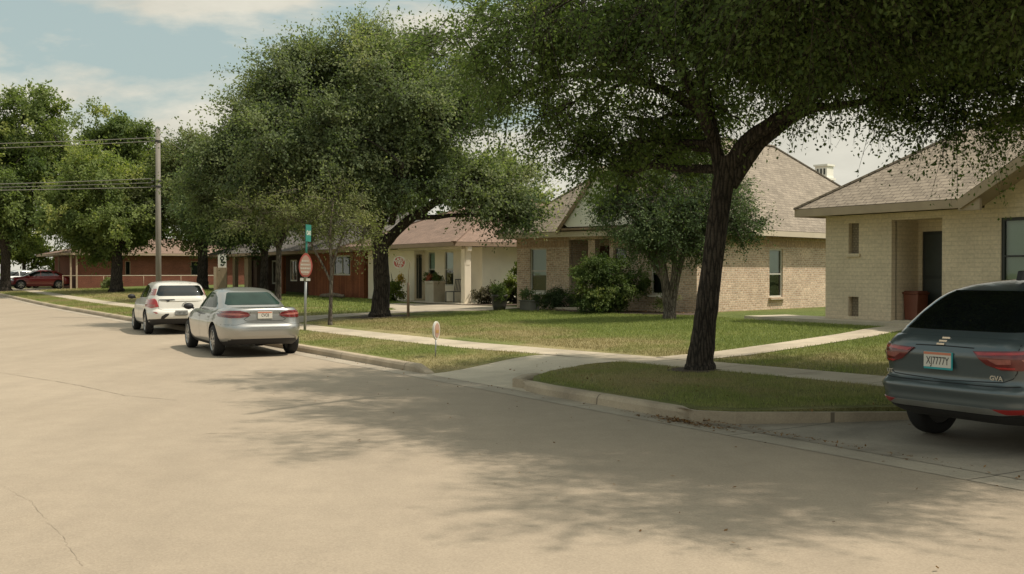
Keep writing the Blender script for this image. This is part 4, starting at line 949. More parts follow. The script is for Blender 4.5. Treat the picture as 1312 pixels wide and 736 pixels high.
c = MB(); c.box(10.42, 10.72, .1, .4, .5, 2.79); c.build('porch_column', M['stucco'], h3, bevel=.02)
arch = [(10.73, 2.78), (10.73, 2.05)] + [(10.73 + .17 * (1 - math.cos(a)), 2.05 + .57 * math.sin(a)) for a in np.linspace(.15, 1.5, 8)] + [(10.9, 2.78)]
c = MB(); c.prism(arch[::-1], 'y', .16, .34); c.build('porch_arch', M['stucco'], h3)
f = MB(); f.box(5.05, 11.0, -.2, 1.19, .3, .535); f.build('porch_floor', M['drive'], h3)
bb = MB(); bb.box(4.9, 10.75, -.05, .095, 2.69, 2.785); bb.build('porch_beam', M['trim'], h3)
rf3 = hip_roof(h3, -.6, 10.95, -.5, 11.6, 2.96, .42, 'shingle_red', 'trim_brown', 'trim', 'x', .17)
v = MB(); v.prism([(0, 3.75), (.7, 3.75), (.7, 4.0), (0, 4.0)], 'x', 5.2, 5.9) if False else v.box(6.6, 7.2, 1.9, 2.5, 3.75, 4.05); v.build('roof_vent', M['trim'], rf3)

# --- brown board house
h4 = house('brown board house with shaded porch and cedar wall', P(73, 21.3, 0), ROT_STREET)
mb = MB(); wall(mb, (16.5, 0), (24, 0), .25, 2.75, [(3.6, 5.8, 1.6, 2.6)], .08); wall(mb, (24, 0), (24, 9), .25, 2.75); mb.build('board_wall', M['boards'], h4, recalc=False)
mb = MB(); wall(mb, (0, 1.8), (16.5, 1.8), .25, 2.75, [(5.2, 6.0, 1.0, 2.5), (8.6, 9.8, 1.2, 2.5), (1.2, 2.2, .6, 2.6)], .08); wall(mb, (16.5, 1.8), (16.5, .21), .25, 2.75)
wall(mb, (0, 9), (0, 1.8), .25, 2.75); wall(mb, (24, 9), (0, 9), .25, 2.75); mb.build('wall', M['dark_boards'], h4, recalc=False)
window(h4, (20.1, 0), (22.3, 0), 1.6, 2.6, .04, 'frame_white', .07, False, 1, 0)
window(h4, (5.2, 1.8), (6.0, 1.8), 1.0, 2.5, .04, 'frame_white', .09, False, 0, 0); window(h4, (8.6, 1.8), (9.8, 1.8), 1.2, 2.5, .04, 'frame_white', .09, False, 1, 0)
d = MB(); d.box(1.2, 2.2, 1.86, 1.9, .6, 2.6); d.build('door', M['door_red'], h4)
for x, w, m_ in ((.6, .4, 'tan_wood'), (3.0, .5, 'tan_wood'), (5.6, .75, 'tan_wood'), (12.0, .55, 'boards')):
    c = MB(); c.box(x - w / 2, x + w / 2, -.0, .22, .3, 2.7); c.build('porch_post', M[m_], h4)
rf4 = hip_roof(h4, -.7, 24.6, -.6, 9.6, 2.92, .40, 'shingle_dark', 'trim_brown', 'trim_brown', 'x', .18)

# --- red brick house, far left
h5 = house('low red brick house with small porch beside the red car', P(88, 14.8, 0), math.atan2(SU, CU))
mb = MB(); wall(mb, (0, 0), (14, 0), .2, 3.0, [(3.45, 3.85, 1.5, 2.6), (8.5, 9.6, 1.4, 2.6)], .1); wall(mb, (14, 0), (14, 11), .2, 3.0); wall(mb, (14, 11), (0, 11), .2, 3.0); wall(mb, (0, 11), (0, 0), .2, 3.0)
mb.build('wall', M['red_brick'], h5, recalc=False)
window(h5, (3.45, 0), (3.85, 0), 1.5, 2.6, .05, 'trim_brown', .05, False, 0, 0); window(h5, (8.5, 0), (9.6, 0), 1.4, 2.6, .05, 'trim_brown', .05, False, 0, 0)
for x, y in ((-.62, -.35), (-.2, -.35), (-.62, 5.0)):
    c = MB(); c.box(x, x + .12, y, y + .12, .3, 3.0); c.build('porch_post', M['trim_tan'], h5)
hip_roof(h5, -1.35, 14.6, -.6, 11.6, 3.2, .22, 'shingle_red', 'trim_tan', 'trim_tan', 'x', .17)

# ------------------------------------------------------------------ things by the houses
b = empty('wheelie_bin', P(17.74, 22.3, .612), ROT_STREET, 'rust red wheelie bin standing in the porch recess', 'bin'); b.scale = (.8, .8, .86)
m_ = MB(); m_.prism([(-.22, 0), (.22, 0), (.27, .74), (-.27, .74)], 'y', -.24, .24); m_.build('body', M['bin'], b, bevel=.02)
m_ = MB(); m_.box(-.29, .29, -.28, .28, .742, .79); m_.box(-.25, .25, -.24, .24, .791, .825); m_.bar((-.25, .31, .74), (.25, .31, .74), .03, .03); m_.build('lid', M['bin'], b, bevel=.015)
for x in (-.25, .25):
    m_ = MB(); m_.lathe([(.01, -.025), (.09, -.025), (.1, -.015), (.1, .015), (.09, .025), (.01, .025)], 16, 'x', (x, .24, .1)); m_.build('wheel', M['rubber'], b, smooth=False)

ch = empty('porch_chair', P(39.6, 21.2, .535), ROT_STREET + .3, 'dark garden chair on the cream house porch', 'chair')
m_ = MB(); m_.box(-.25, .25, -.25, .25, .42, .45); m_.build('seat', M['metal_dark'], ch, bevel=.01)
m_ = MB()
for x in np.linspace(-.22, .22, 6): m_.bar((x, .25, .46), (x, .33, .92), .02, .02)
m_.bar((-.25, .335, .93), (.25, .335, .93), .035, .035); m_.build('backrest', M['metal_dark'], ch)
for x in (-.23, .23):
    for y in (-.23, .23):
        m_ = MB(); m_.bar((x, y, 0), (x, y, .42), .03, .03); m_.build('leg', M['metal_dark'], ch)

lg = MB(); limb_mesh(lg, [(-1.3, 0, .12), (-.4, .05, .16), (.5, 0, .2), (1.4, .1, .14)], [.09, .11, .1, .08], 10, np.random.default_rng(2), .1)
o = lg.build('fallen_log', M['wood_log'], smooth=True); o.location = P(50.5, 20.2, lawn_z(50.5, 20.2) - .03); o.rotation_euler = (0, 0, ROT_STREET)
tag(o, 'grey log lying at the foot of the cedar board wall', 'log')

# rail fence of the red brick house
rf = empty('rail_fence', P(85.6, 14.2, 0), math.atan2(SU, CU), 'low white pipe rail in front of the red brick house', 'fence')
zb = lawn_z(85, 17)
m_ = MB(); m_.tube([(-.9, 0, zb + .92), (10.5, 0, zb + .92)], .024, 8); m_.build('rail', M['trim'], rf, smooth=True)
for x in (-.85, 2.0, 4.9, 7.7, 10.4):
    m_ = MB(); m_.tube([(x, 0, zb - .15), (x, 0, zb + .88)],   .022, 8); m_.build('post', M['trim_tan'], rf, smooth=True)

# ------------------------------------------------------------------ text
def text(name, s, size, m, parent, loc, rot, sx=1.0, ext=.001, bold=0.0):
    cu = bpy.data.curves.new(name, 'FONT'); cu.body = s; cu.size = size; cu.align_x = 'CENTER'; cu.align_y = 'CENTER'; cu.extrude = ext; cu.offset = bold
    t = bpy.data.objects.new(name, cu); COL.objects.link(t)
    dg = bpy.context.evaluated_depsgraph_get(); me = bpy.data.meshes.new_from_object(t.evaluated_get(dg)); bpy.data.objects.remove(t)
    me.materials.clear(); me.materials.append(M[m]); o = link(name, me, parent); o.location = loc; o.rotation_euler = rot; o.scale = (sx, 1, 1)
    return o

# ------------------------------------------------------------------ signs and poles
FACE = lambda a: a   # local -y is the face of a sign
z = lawn_z(28.4, 10.6)
sp = empty('street_sign', P(28.4, 10.6, z), R(-8), 'faded red pointed sign under a green street name blade on a grey post', 'sign')
sp.rotation_euler = (0, R(1.2), R(2))
m_ = MB(); m_.tube([(0, 0, -.2), (0, 0, 1.75)], .036, 12); m_.tube([(0, 0, 1.35), (0, 0, 1.72)], .048, 12); m_.build('post', M['metal'], sp, smooth=True)
m_ = MB(); m_.tube([(0, 0, 1.75), (0, 0, 2.87)], .026, 10); m_.build('upper_post', M['teal'], sp, smooth=True)
def oval(k, n=28):
    q = []
    for i in range(n):
        a = 2 * math.pi * i / n; x = .185 * math.sin(a); y = -math.cos(a)
        q.append((x * k * (1.0 if y < 0 else (1 - .25 * y * y)), (.37 * y * k if y > 0 else .30 * max(y, -.93) * k)))
    return q
m_ = MB(); m_.prism([(x, y + 1.75) for x, y in oval(1)], 'y', -.085, -.065); pl = m_.build('panel', M['sign_red'], sp)
m_ = MB(); m_.prism([(x, y + 1.75) for x, y in oval(.84)], 'y', -.091, -.0855); m_.build('panel_face', M['sign_pink'], pl)
m_ = MB()
for zz, w in ((1.90, .09), (1.80, .125), (1.70, .13), (1.60, .11)):
    x = -w
    while x < w - .01:
        k = random.uniform(.012, .03); m_.box(x, min(w, x + k), -.094, -.0915, zz - .022, zz + .022); x += k + .012
m_.build('lettering', M['sign_white'], pl)
m_ = MB(); m_.box(-.14, -.05, -.08, -.06, 1.36, 1.44); m_.box(.02, .13, -.08, -.06, 1.36, 1.43); m_.build('lower_tag', M['sign_white'], sp)
m_ = MB(); m_.box(-.005, .005, -.02, .02, 0, 0.001)
bl = MB(); bl.box(-.012, .012, -.21, .21, -.23, .23); bo = bl.build('name_blade', M['teal'], sp, bevel=.004); bo.location = (.045, 0, 2.66); bo.rotation_euler = (0, 0, R(-10))
bo.scale = (1, 1, 1)
text('lettering', 'OAK', .17, 'sign_white', bo, (.0135, 0, 0), (R(90), 0, R(90)), 1, .001, .004)

z = lawn_z(31.8, 15.36)
rp = empty('round_sign', P(31.8, 15.36, z), R(4), 'round red and white sign held out from a slim brown post near the round tree', 'sign')
m_ = MB(); m_.tube([(0, 0, -.2), (0, 0, 1.08), (.01, 0, 1.12)], .045, 10); m_.build('post', M['trim_brown'], rp, smooth=True)
m_ = MB(); m_.tube([(0, 0, 1.08), (.02, .0, 1.5), (.06, 0, 1.78), (-.02, 0, 1.86), (-.2, 0, 1.82)], [.014, .013, .012, .011, .01], 8); m_.build('arm', M['trim_tan'], rp, smooth=True)
m_ = MB(); m_.lathe([(.001, -.035), (.2, -.035), (.2, -.02), (.001, -.02)], 32, 'y', (-.28, 0, 1.77)); pl = m_.build('disc', M['sign_red'], rp)
m_ = MB(); m_.lathe([(.175, -.039), (.2, -.039), (.2, -.0355), (.175, -.0355)], 32, 'y', (-.28, 0, 1.77)); m_.build('rim', M['sign_white'], pl)
text('lettering', 'LAST', .15, 'sign_white', pl, (-.28, -.037, 1.86), (R(90), 0, 0), 1, .001, .006); text('lettering', 'YRK', .14, 'sign_white', pl, (-.28, -.037, 1.75), (R(90), 0, 0), 1, .001, .006); text('lettering', 'CIR', .11, 'sign_white', pl, (-.28, -.037, 1.64), (R(90), 0, 0), 1, .001, .004)
z = lawn_z(18.8, 9.66)
ss = empty('yard_sign', P(18.8, 9.66, z), R(66), 'small pale oval marker on a thin leaning stake in the kerbside grass', 'sign')
ss.rotation_euler = (R(0), R(3), R(62))
m_ = MB(); m_.tube([(0, 0, -.1), (0, 0, .40)], .014, 8); m_.build('stake', M['metal'], ss, smooth=True)
def disc(mb, rx, rz, y0, y1, zc, n=28): return mb.prism([(rx * math.cos(2 * math.pi * i / n), zc + rz * math.sin(2 * math.pi * i / n)) for i in range(n)], 'y', y0, y1)
m_ = MB(); disc(m_, .115, .175, -.02, .02, .52); pl = m_.build('panel', M['sign_white'], ss, bevel=.006)
m_ = MB(); disc(m_, .085, .14, -.026, -.0205, .52); m_.build('panel_face', M['sign_pink'], pl)
m_ = MB(); m_.box(-.05, .05, -.031, -.0265, .47, .53); m_.build('mark', mat('amber_mark', (.45, .27, .09), .6), pl)

z = lawn_z(68.1, 19.9)
gp_ = empty('gate_post', P(68.1, 19.9, z), R(8), 'broad tan boarded gate post carrying a black and white sign', 'post')
m_ = MB(); m_.box(-.38, .38, -.12, .12, -.1, 1.5); m_.build('board', M['tan_wood'], gp_)
m_ = MB(); m_.box(-.42, -.26, -.16, .16, -.1, 1.55); m_.build('edge_board', M['trim_tan'], gp_)
sg = empty('house_sign', P(68.1, 19.9, z + 1.502), R(8), 'white upright sign with curly black symbol on top of the tan gate post', 'sign')
m_ = MB(); m_.box(-.17, .34, -.03, .03, 0, .82); pl = m_.build('panel', M['sign_white'], sg)
m_ = MB()
def arc(cx, cz, r, a0, a1, w, n=14):
    for i in range(n):
        p, q = [R(a0 + (a1 - a0) * (i + k) / n) for k in (0, 1)]
        m_.bar((cx + r * math.cos(p), -.035, cz + r * math.sin(p)), (cx + r * math.cos(q), -.035, cz + r * math.sin(q)), .008, w)
arc(.09, .58, .10, 0, 360, .07); arc(.10, .24, .11, -160, 130, .075); m_.box(.06, .16, -.041, -.034, .10, .17); m_.bar((.02, -.036, .34), (.12, -.036, .47), .009, .06)
m_.build('symbol', M['black'], pl)

def pole(label, loc, h):
    r = empty('utility_pole', loc, 0, label, 'utility pole')
    m_ = MB(); m_.tube([(0, 0, -.3), (0, 0, h * .5), (0, 0, h)], [.112, .10, .088], 16); m_.build('shaft', M['pole'], r, smooth=True)
    m_ = MB()
    for z in (h - .5, h - 2.05, h - 2.25): m_.tube([(0, 0, z - .04), (0, 0, z + .04)], .112, 14); m_.tube([(-.12, -.1, z), (-.22, -.12, z)], .035, 8)
    m_.build('bracket', M['metal_dark'], r); m_ = MB(); m_.lathe([(.094, h), (.094, h + .03), (.02, h + .07)], 14); m_.build('cap', M['metal'], r); return r
PB = P(43.2, 10.2, lawn_z(43.2, 10.2)); PH = 7.15
pole('weathered grey utility pole behind the white hatchback', PB, PH)
PB2 = Vector((-48.0, 44.5, .2)); pole('far utility pole carrying the same wires beyond the left edge', PB2, PH)
def wire(label, a, b, sag, r=.013):
    a, b = Vector(a), Vector(b); m_ = MB(); pts = [a.lerp(b, k / 24) - Vector((0, 0, sag * 4 * (k / 24) * (1 - k / 24))) for k in range(25)]
    m_.tube(pts, r, 5, cap=False); o = m_.build('overhead_wire', M['wire'], None, smooth=True, uv=False); tag(o, label, 'wire', 'overhead wires')
for dz, dy, sag, lab in ((-.38, .0, .35, 'highest overhead wire running left from the utility pole'), (-.50, .1, .42, 'second overhead wire just under the highest one'), (-1.95, 0, .35, 'third overhead wire down from the pole top'),
                         (-2.10, .08, .30, 'fourth overhead wire down from the pole top'), (-2.28, 0, .2, 'lowest overhead wire on the utility pole')):
    wire(lab, PB + Vector((-.2, -.1 + dy, PH + dz)), PB2 + Vector((.2, dy, PH + dz + .15)), sag)
wire('thin service wire from the utility pole to the brown board house', PB + Vector((.12, 0, PH - .3)), P(60, 24, 3.9), .25, .01)
o = MB().box(-1.6, 1.6, -.9, .9, 0, 1.7); o = o.build('tarp_cover', M['tarp'], None, bevel=.35); o.location = P(116, 9.5, lawn_z(116, 9.5)); tag(o, 'blue covered heap far behind the red car', 'tarp')

# ------------------------------------------------------------------ cars (local: forward = +y, right = +x)
def sring(w, yr, yf, nr, nf, NP):
    yc = (yr + yf) / 2; l = (yf - yr) / 2; th = np.linspace(-math.pi / 2, 1.5 * math.pi, 1600, endpoint=False)
    c, s = np.cos(th), np.sin(th); n = np.where(s < 0, nr, nf)
    x = w * np.sign(c) * np.abs(c) ** (2 / n); y = yc + l * np.sign(s) * np.abs(s) ** (2 / n)
    x2, y2 = np.append(x, x[0]), np.append(y, y[0]); d = np.concatenate([[0], np.cumsum(np.hypot(np.diff(x2), np.diff(y2)))])
    u = np.linspace(0, d[-1], NP, endpoint=False); return np.interp(u, d, x2), np.interp(u, d, y2)

def loft(keys, zfun, nr=5, nf=4, NP=120, levels=34, crown=.03, smooth=2, insets=(.985, .95, .88, .75, .55, .3)):
    keys = np.array(keys, float); f = np.linspace(0, 1, levels)
    cols = [np.interp(f, keys[:, 0], keys[:, i]) for i in range(1, 4)]
    for _ in range(smooth):
        for c in cols: c[1:-1] = (c[:-2] + 2 * c[1:-1] + c[2:]) / 4
    V = []; rows = 0
    for k in range(levels):
        x, y = sring(cols[0][k], cols[1][k], cols[2][k], nr, nf, NP); V += [(a, b, zfun(f[k], a, b)) for a, b in zip(x, y)]; rows += 1
    x, y = sring(cols[0][-1], cols[1][-1], cols[2][-1], nr, nf, NP); yc = (cols[1][-1] + cols[2][-1]) / 2
    for q in insets:
        V += [(a * q, yc + (b - yc) * q, zfun(1.0, a * q, yc + (b - yc) * q) + crown * (1 - q * q)) for a, b in zip(x, y)]; rows += 1
    F = []
    for r in range(rows - 1):
        for k in range(NP):
            a, b = r * NP + k, r * NP + (k + 1) % NP; F.append((a, b, b + NP, a + NP))
    V.append((0, yc, zfun(1.0, 0, yc) + crown)); t = len(V) - 1
    F += [((rows - 1) * NP + k, (rows - 1) * NP + (k + 1) % NP, t) for k in range(NP)]
    V.append((0, 0, zfun(0, 0, 0))); t = len(V) - 1
    F += [((k + 1) % NP, k, t) for k in range(NP)]
    return V, F

def carve(V, F, cyls):
    """cut the wheel arches out of the closed body shell"""
    me = bpy.data.meshes.new('tmp'); me.from_pydata(V, [], F); o = link('tmp', me); cut = []
    for (y, z, r, x0, x1) in cyls:
        m_ = MB(); n = 40
        poly = [(y + r * math.cos(2 * math.pi * i / n), z + r * math.sin(2 * math.pi * i / n)) for i in range(n)]
        m_.prism(poly, 'x', x0, x1); c = m_.build('tmpc', [], uv=False); cut.append(c)
        b = o.modifiers.new('b', 'BOOLEAN'); b.operation = 'DIFFERENCE'; b.solver = 'EXACT'; b.object = c
    dg = bpy.context.evaluated_depsgraph_get(); ev = bpy.data.meshes.new_from_object(o.evaluated_get(dg))
    for c in cut: bpy.data.objects.remove(c)
    bpy.data.objects.remove(o); return ev

class Decal:
    def __init__(self, meshes):
        V = []; F = []
        for me in meshes:
            n = len(V); V += [v.co.copy() for v in me.vertices]; F += [tuple(i + n for i in p.vertices) for p in me.polygons]
        self.bvh = BVHTree.FromPolygons(V, F)
    def hit(self, a, b, side):
        o, d = {'rear': ((a, -9, b), (0, 1, 0)), 'front': ((a, 9, b), (0, -1, 0)), 'left': ((-9, a, b), (1, 0, 0)), 'right': ((9, a, b), (-1, 0, 0)), 'top': ((a, b, 9), (0, 0, -1))}[side]
        r = self.bvh.ray_cast(Vector(o), Vector(d))
        if r[0] is None: return None
        n = r[1] if r[1].dot(Vector(d)) < 0 else -r[1]
        return r[0], n
    def patch(self, name, poly, side, m, parent, off=.004, step=.06, skirt=.012, smooth=True):
        step = min(step, .025)
        bm = bmesh.new(); bm.faces.new([bm.verts.new((p[0], p[1], 0)) for p in poly])
        for ax in (0, 1):
            lo = min(p[ax] for p in poly); hi = max(p[ax] for p in poly); n = int((hi - lo) / step)
            for k in range(1, n + 1):
                c = lo + (hi - lo) * k / (n + 1); co = [0, 0, 0]; no = [0, 0, 0]; co[ax] = c; no[ax] = 1
                bmesh.ops.bisect_plane(bm, geom=bm.verts[:] + bm.edges[:] + bm.faces[:], plane_co=co, plane_no=no)
        nn = {}; kill = []
        for v in bm.verts:
            h = self.hit(v.co.x, v.co.y, side)
            if h is None: kill.append(v)
            else: nn[v] = h[1]; v.co = h[0] + h[1] * off
        if kill: bmesh.ops.delete(bm, geom=kill, context='VERTS')
        bmesh.ops.triangulate(bm, faces=[f for f in bm.faces if len(f.verts) > 4])
        if skirt:
            ed = [e for e in bm.edges if len(e.link_faces) == 1]
            r = bmesh.ops.extrude_edge_only(bm, edges=ed)
            new = [g for g in r['geom'] if isinstance(g, bmesh.types.BMVert)]
            for v in new:
                src = min((e.other_vert(v) for e in v.link_edges if e.other_vert(v) in nn), key=lambda q: (q.co - v.co).length, default=None)
                if src: v.co = src.co - nn[src] * skirt
        bmesh.ops.recalc_face_normals(bm, faces=bm.faces)
        # normals must look outwards
        outw = {'rear': Vector((0, -1, 0)), 'front': Vector((0, 1, 0)), 'left': Vector((-1, 0, 0)), 'right': Vector((1, 0, 0)), 'top': Vector((0, 0, 1))}[side]
        tot = sum((f.normal * f.calc_area() for f in bm.faces), Vector())
        if tot.dot(outw) < 0:
            for f in bm.faces: f.normal_flip()
        me = bpy.data.meshes.new(name); bm.to_mesh(me); bm.free(); me.materials.append(M[m])
        if smooth:
            me.polygons.foreach_set('use_smooth', [True] * len(me.polygons))
            try: me.set_sharp_from_angle(angle=R(50))
            except Exception: pass
        return link(name, me, parent)
    def line(self, name, pts, side, m, parent, w=.008, off=.0015, closed=False):
        """a thin panel gap following points on the body"""
        q = []; seq = list(pts) + ([pts[0]] if closed else [])
        for a, b in zip(seq, seq[1:]):
            L = math.hypot(b[0] - a[0], b[1] - a[1]); n = max(1, int(L / .04))
            q += [(a[0] + (b[0] - a[0]) * k / n, a[1] + (b[1] - a[1]) * k / n) for k in range(n)]
        q.append(seq[-1]); h = [self.hit(a, b, side) for a, b in q]; mb = MB()
        for p, r in zip(h, h[1:]):
            if p is None or r is None or (p[0] - r[0]).length > .3: continue
            d = (r[0] - p[0])
            if d.length < 1e-5: continue
            s1 = d.normalized().cross(p[1]) * w / 2; s2 = d.normalized().cross(r[1]) * w / 2
            mb.face([p[0] + p[1] * off - s1, p[0] + p[1] * off + s1, r[0] + r[1] * off + s2, r[0] + r[1] * off - s2])
        return mb.build(name, M[m], parent, recalc=False, uv=False)

def make_wheel(root, x, y, r, side, width=.215, spokes=10):
    """hub disc with tyre and rim as its pieces"""
    w = MB(); q_ = -side * width * .38; w.lathe([(.01, q_ - .012), (r * .655, q_ - .012), (r * .655, q_ + .012), (.01, q_ + .012)], 28, 'x'); w.lathe([(.01, -.03), (r * .42, -.03), (r * .42, .03), (.01, .03)], 24, 'x'); hub = w.build('wheel', M['metal_dark'], root); hub.location = (x, y, r)
    h = width / 2; t = MB()
    t.lathe([(r * .66, -h * .9), (r * .70, -h), (r * .90, -h), (r * .975, -h * .8), (r, -h * .45), (r, h * .45), (r * .975, h * .8), (r * .90, h), (r * .70, h), (r * .66, h * .9), (r * .66, -h * .9)], 40, 'x')
    t.build('tyre', M['rubber'], hub, smooth=True)
    s = MB(); e = side * h
    s.lathe([(r * .655, -h * .85), (r * .655, e * .55), (r * .672, e * .97), (r * .645, e * 1.0), (r * .61, e * .80), (r * .60, e * .3), (r * .6, -h * .85)], 36, 'x')
    for k in range(spokes):
        a = 2 * math.pi * k / spokes + (.1 if k % 2 else -.1); c, n = math.cos(a), math.sin(a)
        s.bar((e * .86, c * r * .13, n * r * .13), (e * .80, c * r * .63, n * r * .63), r * .10, .02, up=(1, 0, 0))
    s.lathe([(.001, e * .92), (r * .13, e * .9), (r * .18, e * .7), (r * .17, e * .4)], 20, 'x'); s.build('rim', M['rim'], hub, smooth=False)
    return hub

def cab(name, label, loc, rz, tub, tubz, cabin, cabz, paint, arches, wr, track, nr=5, nf=4, crown=.03, ccrown=.045, cnr=5, cnf=4):
    root = empty(name, loc, rz, label, 'car')
    V, F = loft(tub, tubz, nr, nf, 128, 38, crown)
    cy = []
    for y in arches:
        for sx in (-1, 1): cy.append((y, wr + .015, wr + .055, *( (sx * .60, sx * 1.3) if sx > 0 else (sx * 1.3, sx * .60))))
    me = carve(V, F, cy); me.materials.clear(); me.materials.append(M[paint]); me.materials.append(M['under'])
    for p in me.polygons:
        c = p.center; dark = False
        for y in arches:
            d = math.hypot(c.y - y, c.z - (wr + .015))
            if d < wr + .058 and abs(c.x) > .55 and (abs(p.normal.x) > .9 and abs(c.x) < .65 or (p.normal.y * (c.y - y) + p.normal.z * (c.z - wr - .015)) < -.02 * 1 and abs(p.normal.x) < .35): dark = True
        if p.normal.z < -.6 and c.z < .5: dark = True
        p.material_index = 1 if dark else 0
        p.use_smooth = True
    try: me.set_sharp_from_angle(angle=R(40))
    except Exception: pass
    body = link('body', me, root); body.data.name = 'body'
    V, F = loft(cabin, cabz, cnr, cnf, 96, 26, ccrown, 2)
    m2 = bpy.data.meshes.new('cabin'); m2.from_pydata(V, [], F); m2.materials.append(M[paint])
    bm = bmesh.new(); bm.from_mesh(m2); bmesh.ops.recalc_face_normals(bm, faces=bm.faces); bm.to_mesh(m2); bm.free()
    m2.polygons.foreach_set('use_smooth', [True] * len(m2.polygons)); m2.update()
    link('cabin', m2, root)
    for y in arches:
        for sx in (-1, 1): make_wheel(root, sx * track, y, wr, sx)
    return root, body, Decal([me, m2])

def mirror_part(root, x, y, z, m_):
    sx = 1 if x > 0 else -1; b = MB(); b.ellipsoid((x + sx * .08, y, z), (.115, .075, .075), 18, 12); b.bar((x - sx * .04, y + .02, z - .05), (x + sx * .05, y, z - .02), .05, .04); return b.build('mirror', M[m_], root, smooth=True, uv=False)

def plate_part(root, c, w, h, letters, tilt=0.0, face='plate_white', edge=None, top=None, turn=0.0):
    m_ = MB(); m_.box(-w / 2, w / 2, -.012, .004, -h / 2, h / 2); p = m_.build('number_plate', M[edge or face], root, bevel=.004); p.location = c; p.rotation_euler = (tilt, 0, turn)
    m_ = MB(); m_.box(-w / 2 + .004, w / 2 - .012, -.0155, -.0125, -h / 2 + (.022 if edge else .006), h / 2 - .004); m_.build('plate_face', M[face], p)
    if top: m_ = MB(); m_.box(-w / 2 + .004, w / 2 - .012, -.0175, -.016, h / 2 - .03, h / 2 - .005); m_.build('plate_band', M[top], p)
    if letters: text('lettering', letters, h * .62, 'plate_text', p, (0, -.0165, -h * .03), (R(90), 0, 0), .68, .0006, .001)
    return p

lin = lambda pts: (lambda v: float(np.interp(v, [p[0] for p in pts], [p[1] for p in pts])))

# --- silver sedan
def silver():
    zt = lin([(-2.45, 1.0), (-2.1, 1.045), (-1.5, 1.03), (-1.0, .97), (1.0, .955), (1.6, .93), (2.1, .82), (2.4, .68)]); zb = lin([(-2.4, .28), (-1.9, .24), (-1.2, .2), (1.6, .2), (2.3, .24)])
    tz = lambda f, x, y: zb(y) * (1 - f) + zt(y) * f - (.028 * max(0, abs(x) / .9) ** 4 if f > .9 else 0)
    tub = [(0, .78, -2.18, 2.1), (.10, .86, -2.30, 2.22), (.22, .895, -2.37, 2.30), (.38, .91, -2.39, 2.33), (.50, .915, -2.385, 2.33), (.56, .915, -2.35, 2.32), (.70, .905, -2.325, 2.28), (.86, .875, -2.31, 2.2), (.95, .835, -2.32, 2.12), (1.0, .78, -2.29, 2.02)]
    cz0, cz1 = .93, 1.405
    cabin = [(0, .79, -1.72, 1.35), (.12, .775, -1.60, 1.22), (.5, .70, -1.22, .83), (.8, .62, -.90, .50), (.93, .565, -.73, .33), (1, .49, -.55, .16)]
    czf = lambda f, x, y: cz0 + f * (cz1 - cz0)
    r, body, D = cab('parked_car', 'parked silver sedan with its tail towards the camera', (-6.3 + .79 * math.cos(R(27)), 23.35 + .79 * math.sin(R(27)), 0), R(27), tub, tz, cabin, czf, 'silver', (-1.40, 1.40), .33, .795, 5.5, 4, .02, .045)
    # move the origin so the rear axle sits where the photo has it
    r.location = Vector(r.location) + Vector((-math.sin(R(27)) * 1.40, math.cos(R(27)) * 1.40, 0))
    D.patch('rear_window', [(-.56, 1.075), (.56, 1.075), (.60, 1.10), (.475, 1.315), (.43, 1.335), (-.43, 1.335), (-.475, 1.315), (-.60, 1.10)], 'rear', 'car_glass_green', r, .004, .05)
    D.patch('windscreen', [(-.62, 1.02), (.62, 1.02), (.50, 1.32), (-.50, 1.32)], 'front', 'car_glass_green', r, .004, .06)
    for sd in ('left', 'right'):
        D.patch('window', [(1.02, 1.0), (.52, 1.27), (.33, 1.325), (-.02, 1.335), (-.02, 1.01)], sd, 'car_glass_green', r, .004, .06)
        D.patch('window', [(-.09, 1.01), (-.09, 1.335), (-.45, 1.315), (-.75, 1.235), (-1.02, 1.10), (-1.06, 1.04), (-1.0, 1.015)], sd, 'car_glass_green', r, .004, .06)
        D.line('panel_gap', [(1.05, .93), (1.0, .45), (.95, .28)], sd, 'seam', r); D.line('panel_gap', [(-.05, .95), (-.06, .6), (-.05, .28)], sd, 'seam', r)
        D.line('panel_gap', [(-1.1, .97), (-1.02, .75), (-.95, .62), (-.96, .45)], sd, 'seam', r)
        for y in (.12, -.86): D.patch('door_handle', [(y - .09, .80), (y + .09, .81), (y + .09, .845), (y - .09, .835)], sd, 'silver', r, .022, .05, .022)
    mk = 1
    for sx in (-1, 1):
        q = [(.30, .885), (.36, .945), (.50, .978), (.68, .978), (.83, .955), (.90, .925), (.90, .875), (.84, .845), (.70, .825), (.50, .83), (.36, .855)]
        l = D.patch('tail_lamp', [(sx * a, b) for a, b in q][::sx], 'rear', 'lamp_red', r, .012, .05, .02)
        q = [(.40, .895), (.52, .925), (.74, .925), (.84, .905), (.76, .885), (.52, .88)]
        D.patch('lamp_lens', [(sx * a, b) for a, b in q][::sx], 'rear', 'lamp_inner', l, .017, .05, .004)
    D.line('panel_gap', [(-.30, .95), (-.34, .86), (-.44, .80), (-.38, .765), (.38, .765), (.44, .80), (.34, .86), (.30, .95)], 'rear', 'seam', r, .009)
    D.line('panel_gap', [(-.92, .69), (-.6, .685), (-.38, .735), (.38, .735), (.6, .685), (.92, .69)], 'rear', 'seam', r, .006)
    D.patch('lower_valance', [(-.80, .20), (.80, .20), (.74, .33), (.5, .37), (-.5, .37), (-.74, .33)], 'rear', 'under', r, .004, .06, .004)
    h = D.hit(0, .885, 'rear'); plate_part(r, h[0] + Vector((.0, -.012, .0)), .31, .15, 'CVC8', 0.0, 'plate_white', None, 'plate_orange')
    mirror_part(r, -.90, .80, 1.0, 'under'); mirror_part(r, .90, .80, 1.0, 'under')
    return r
silver()

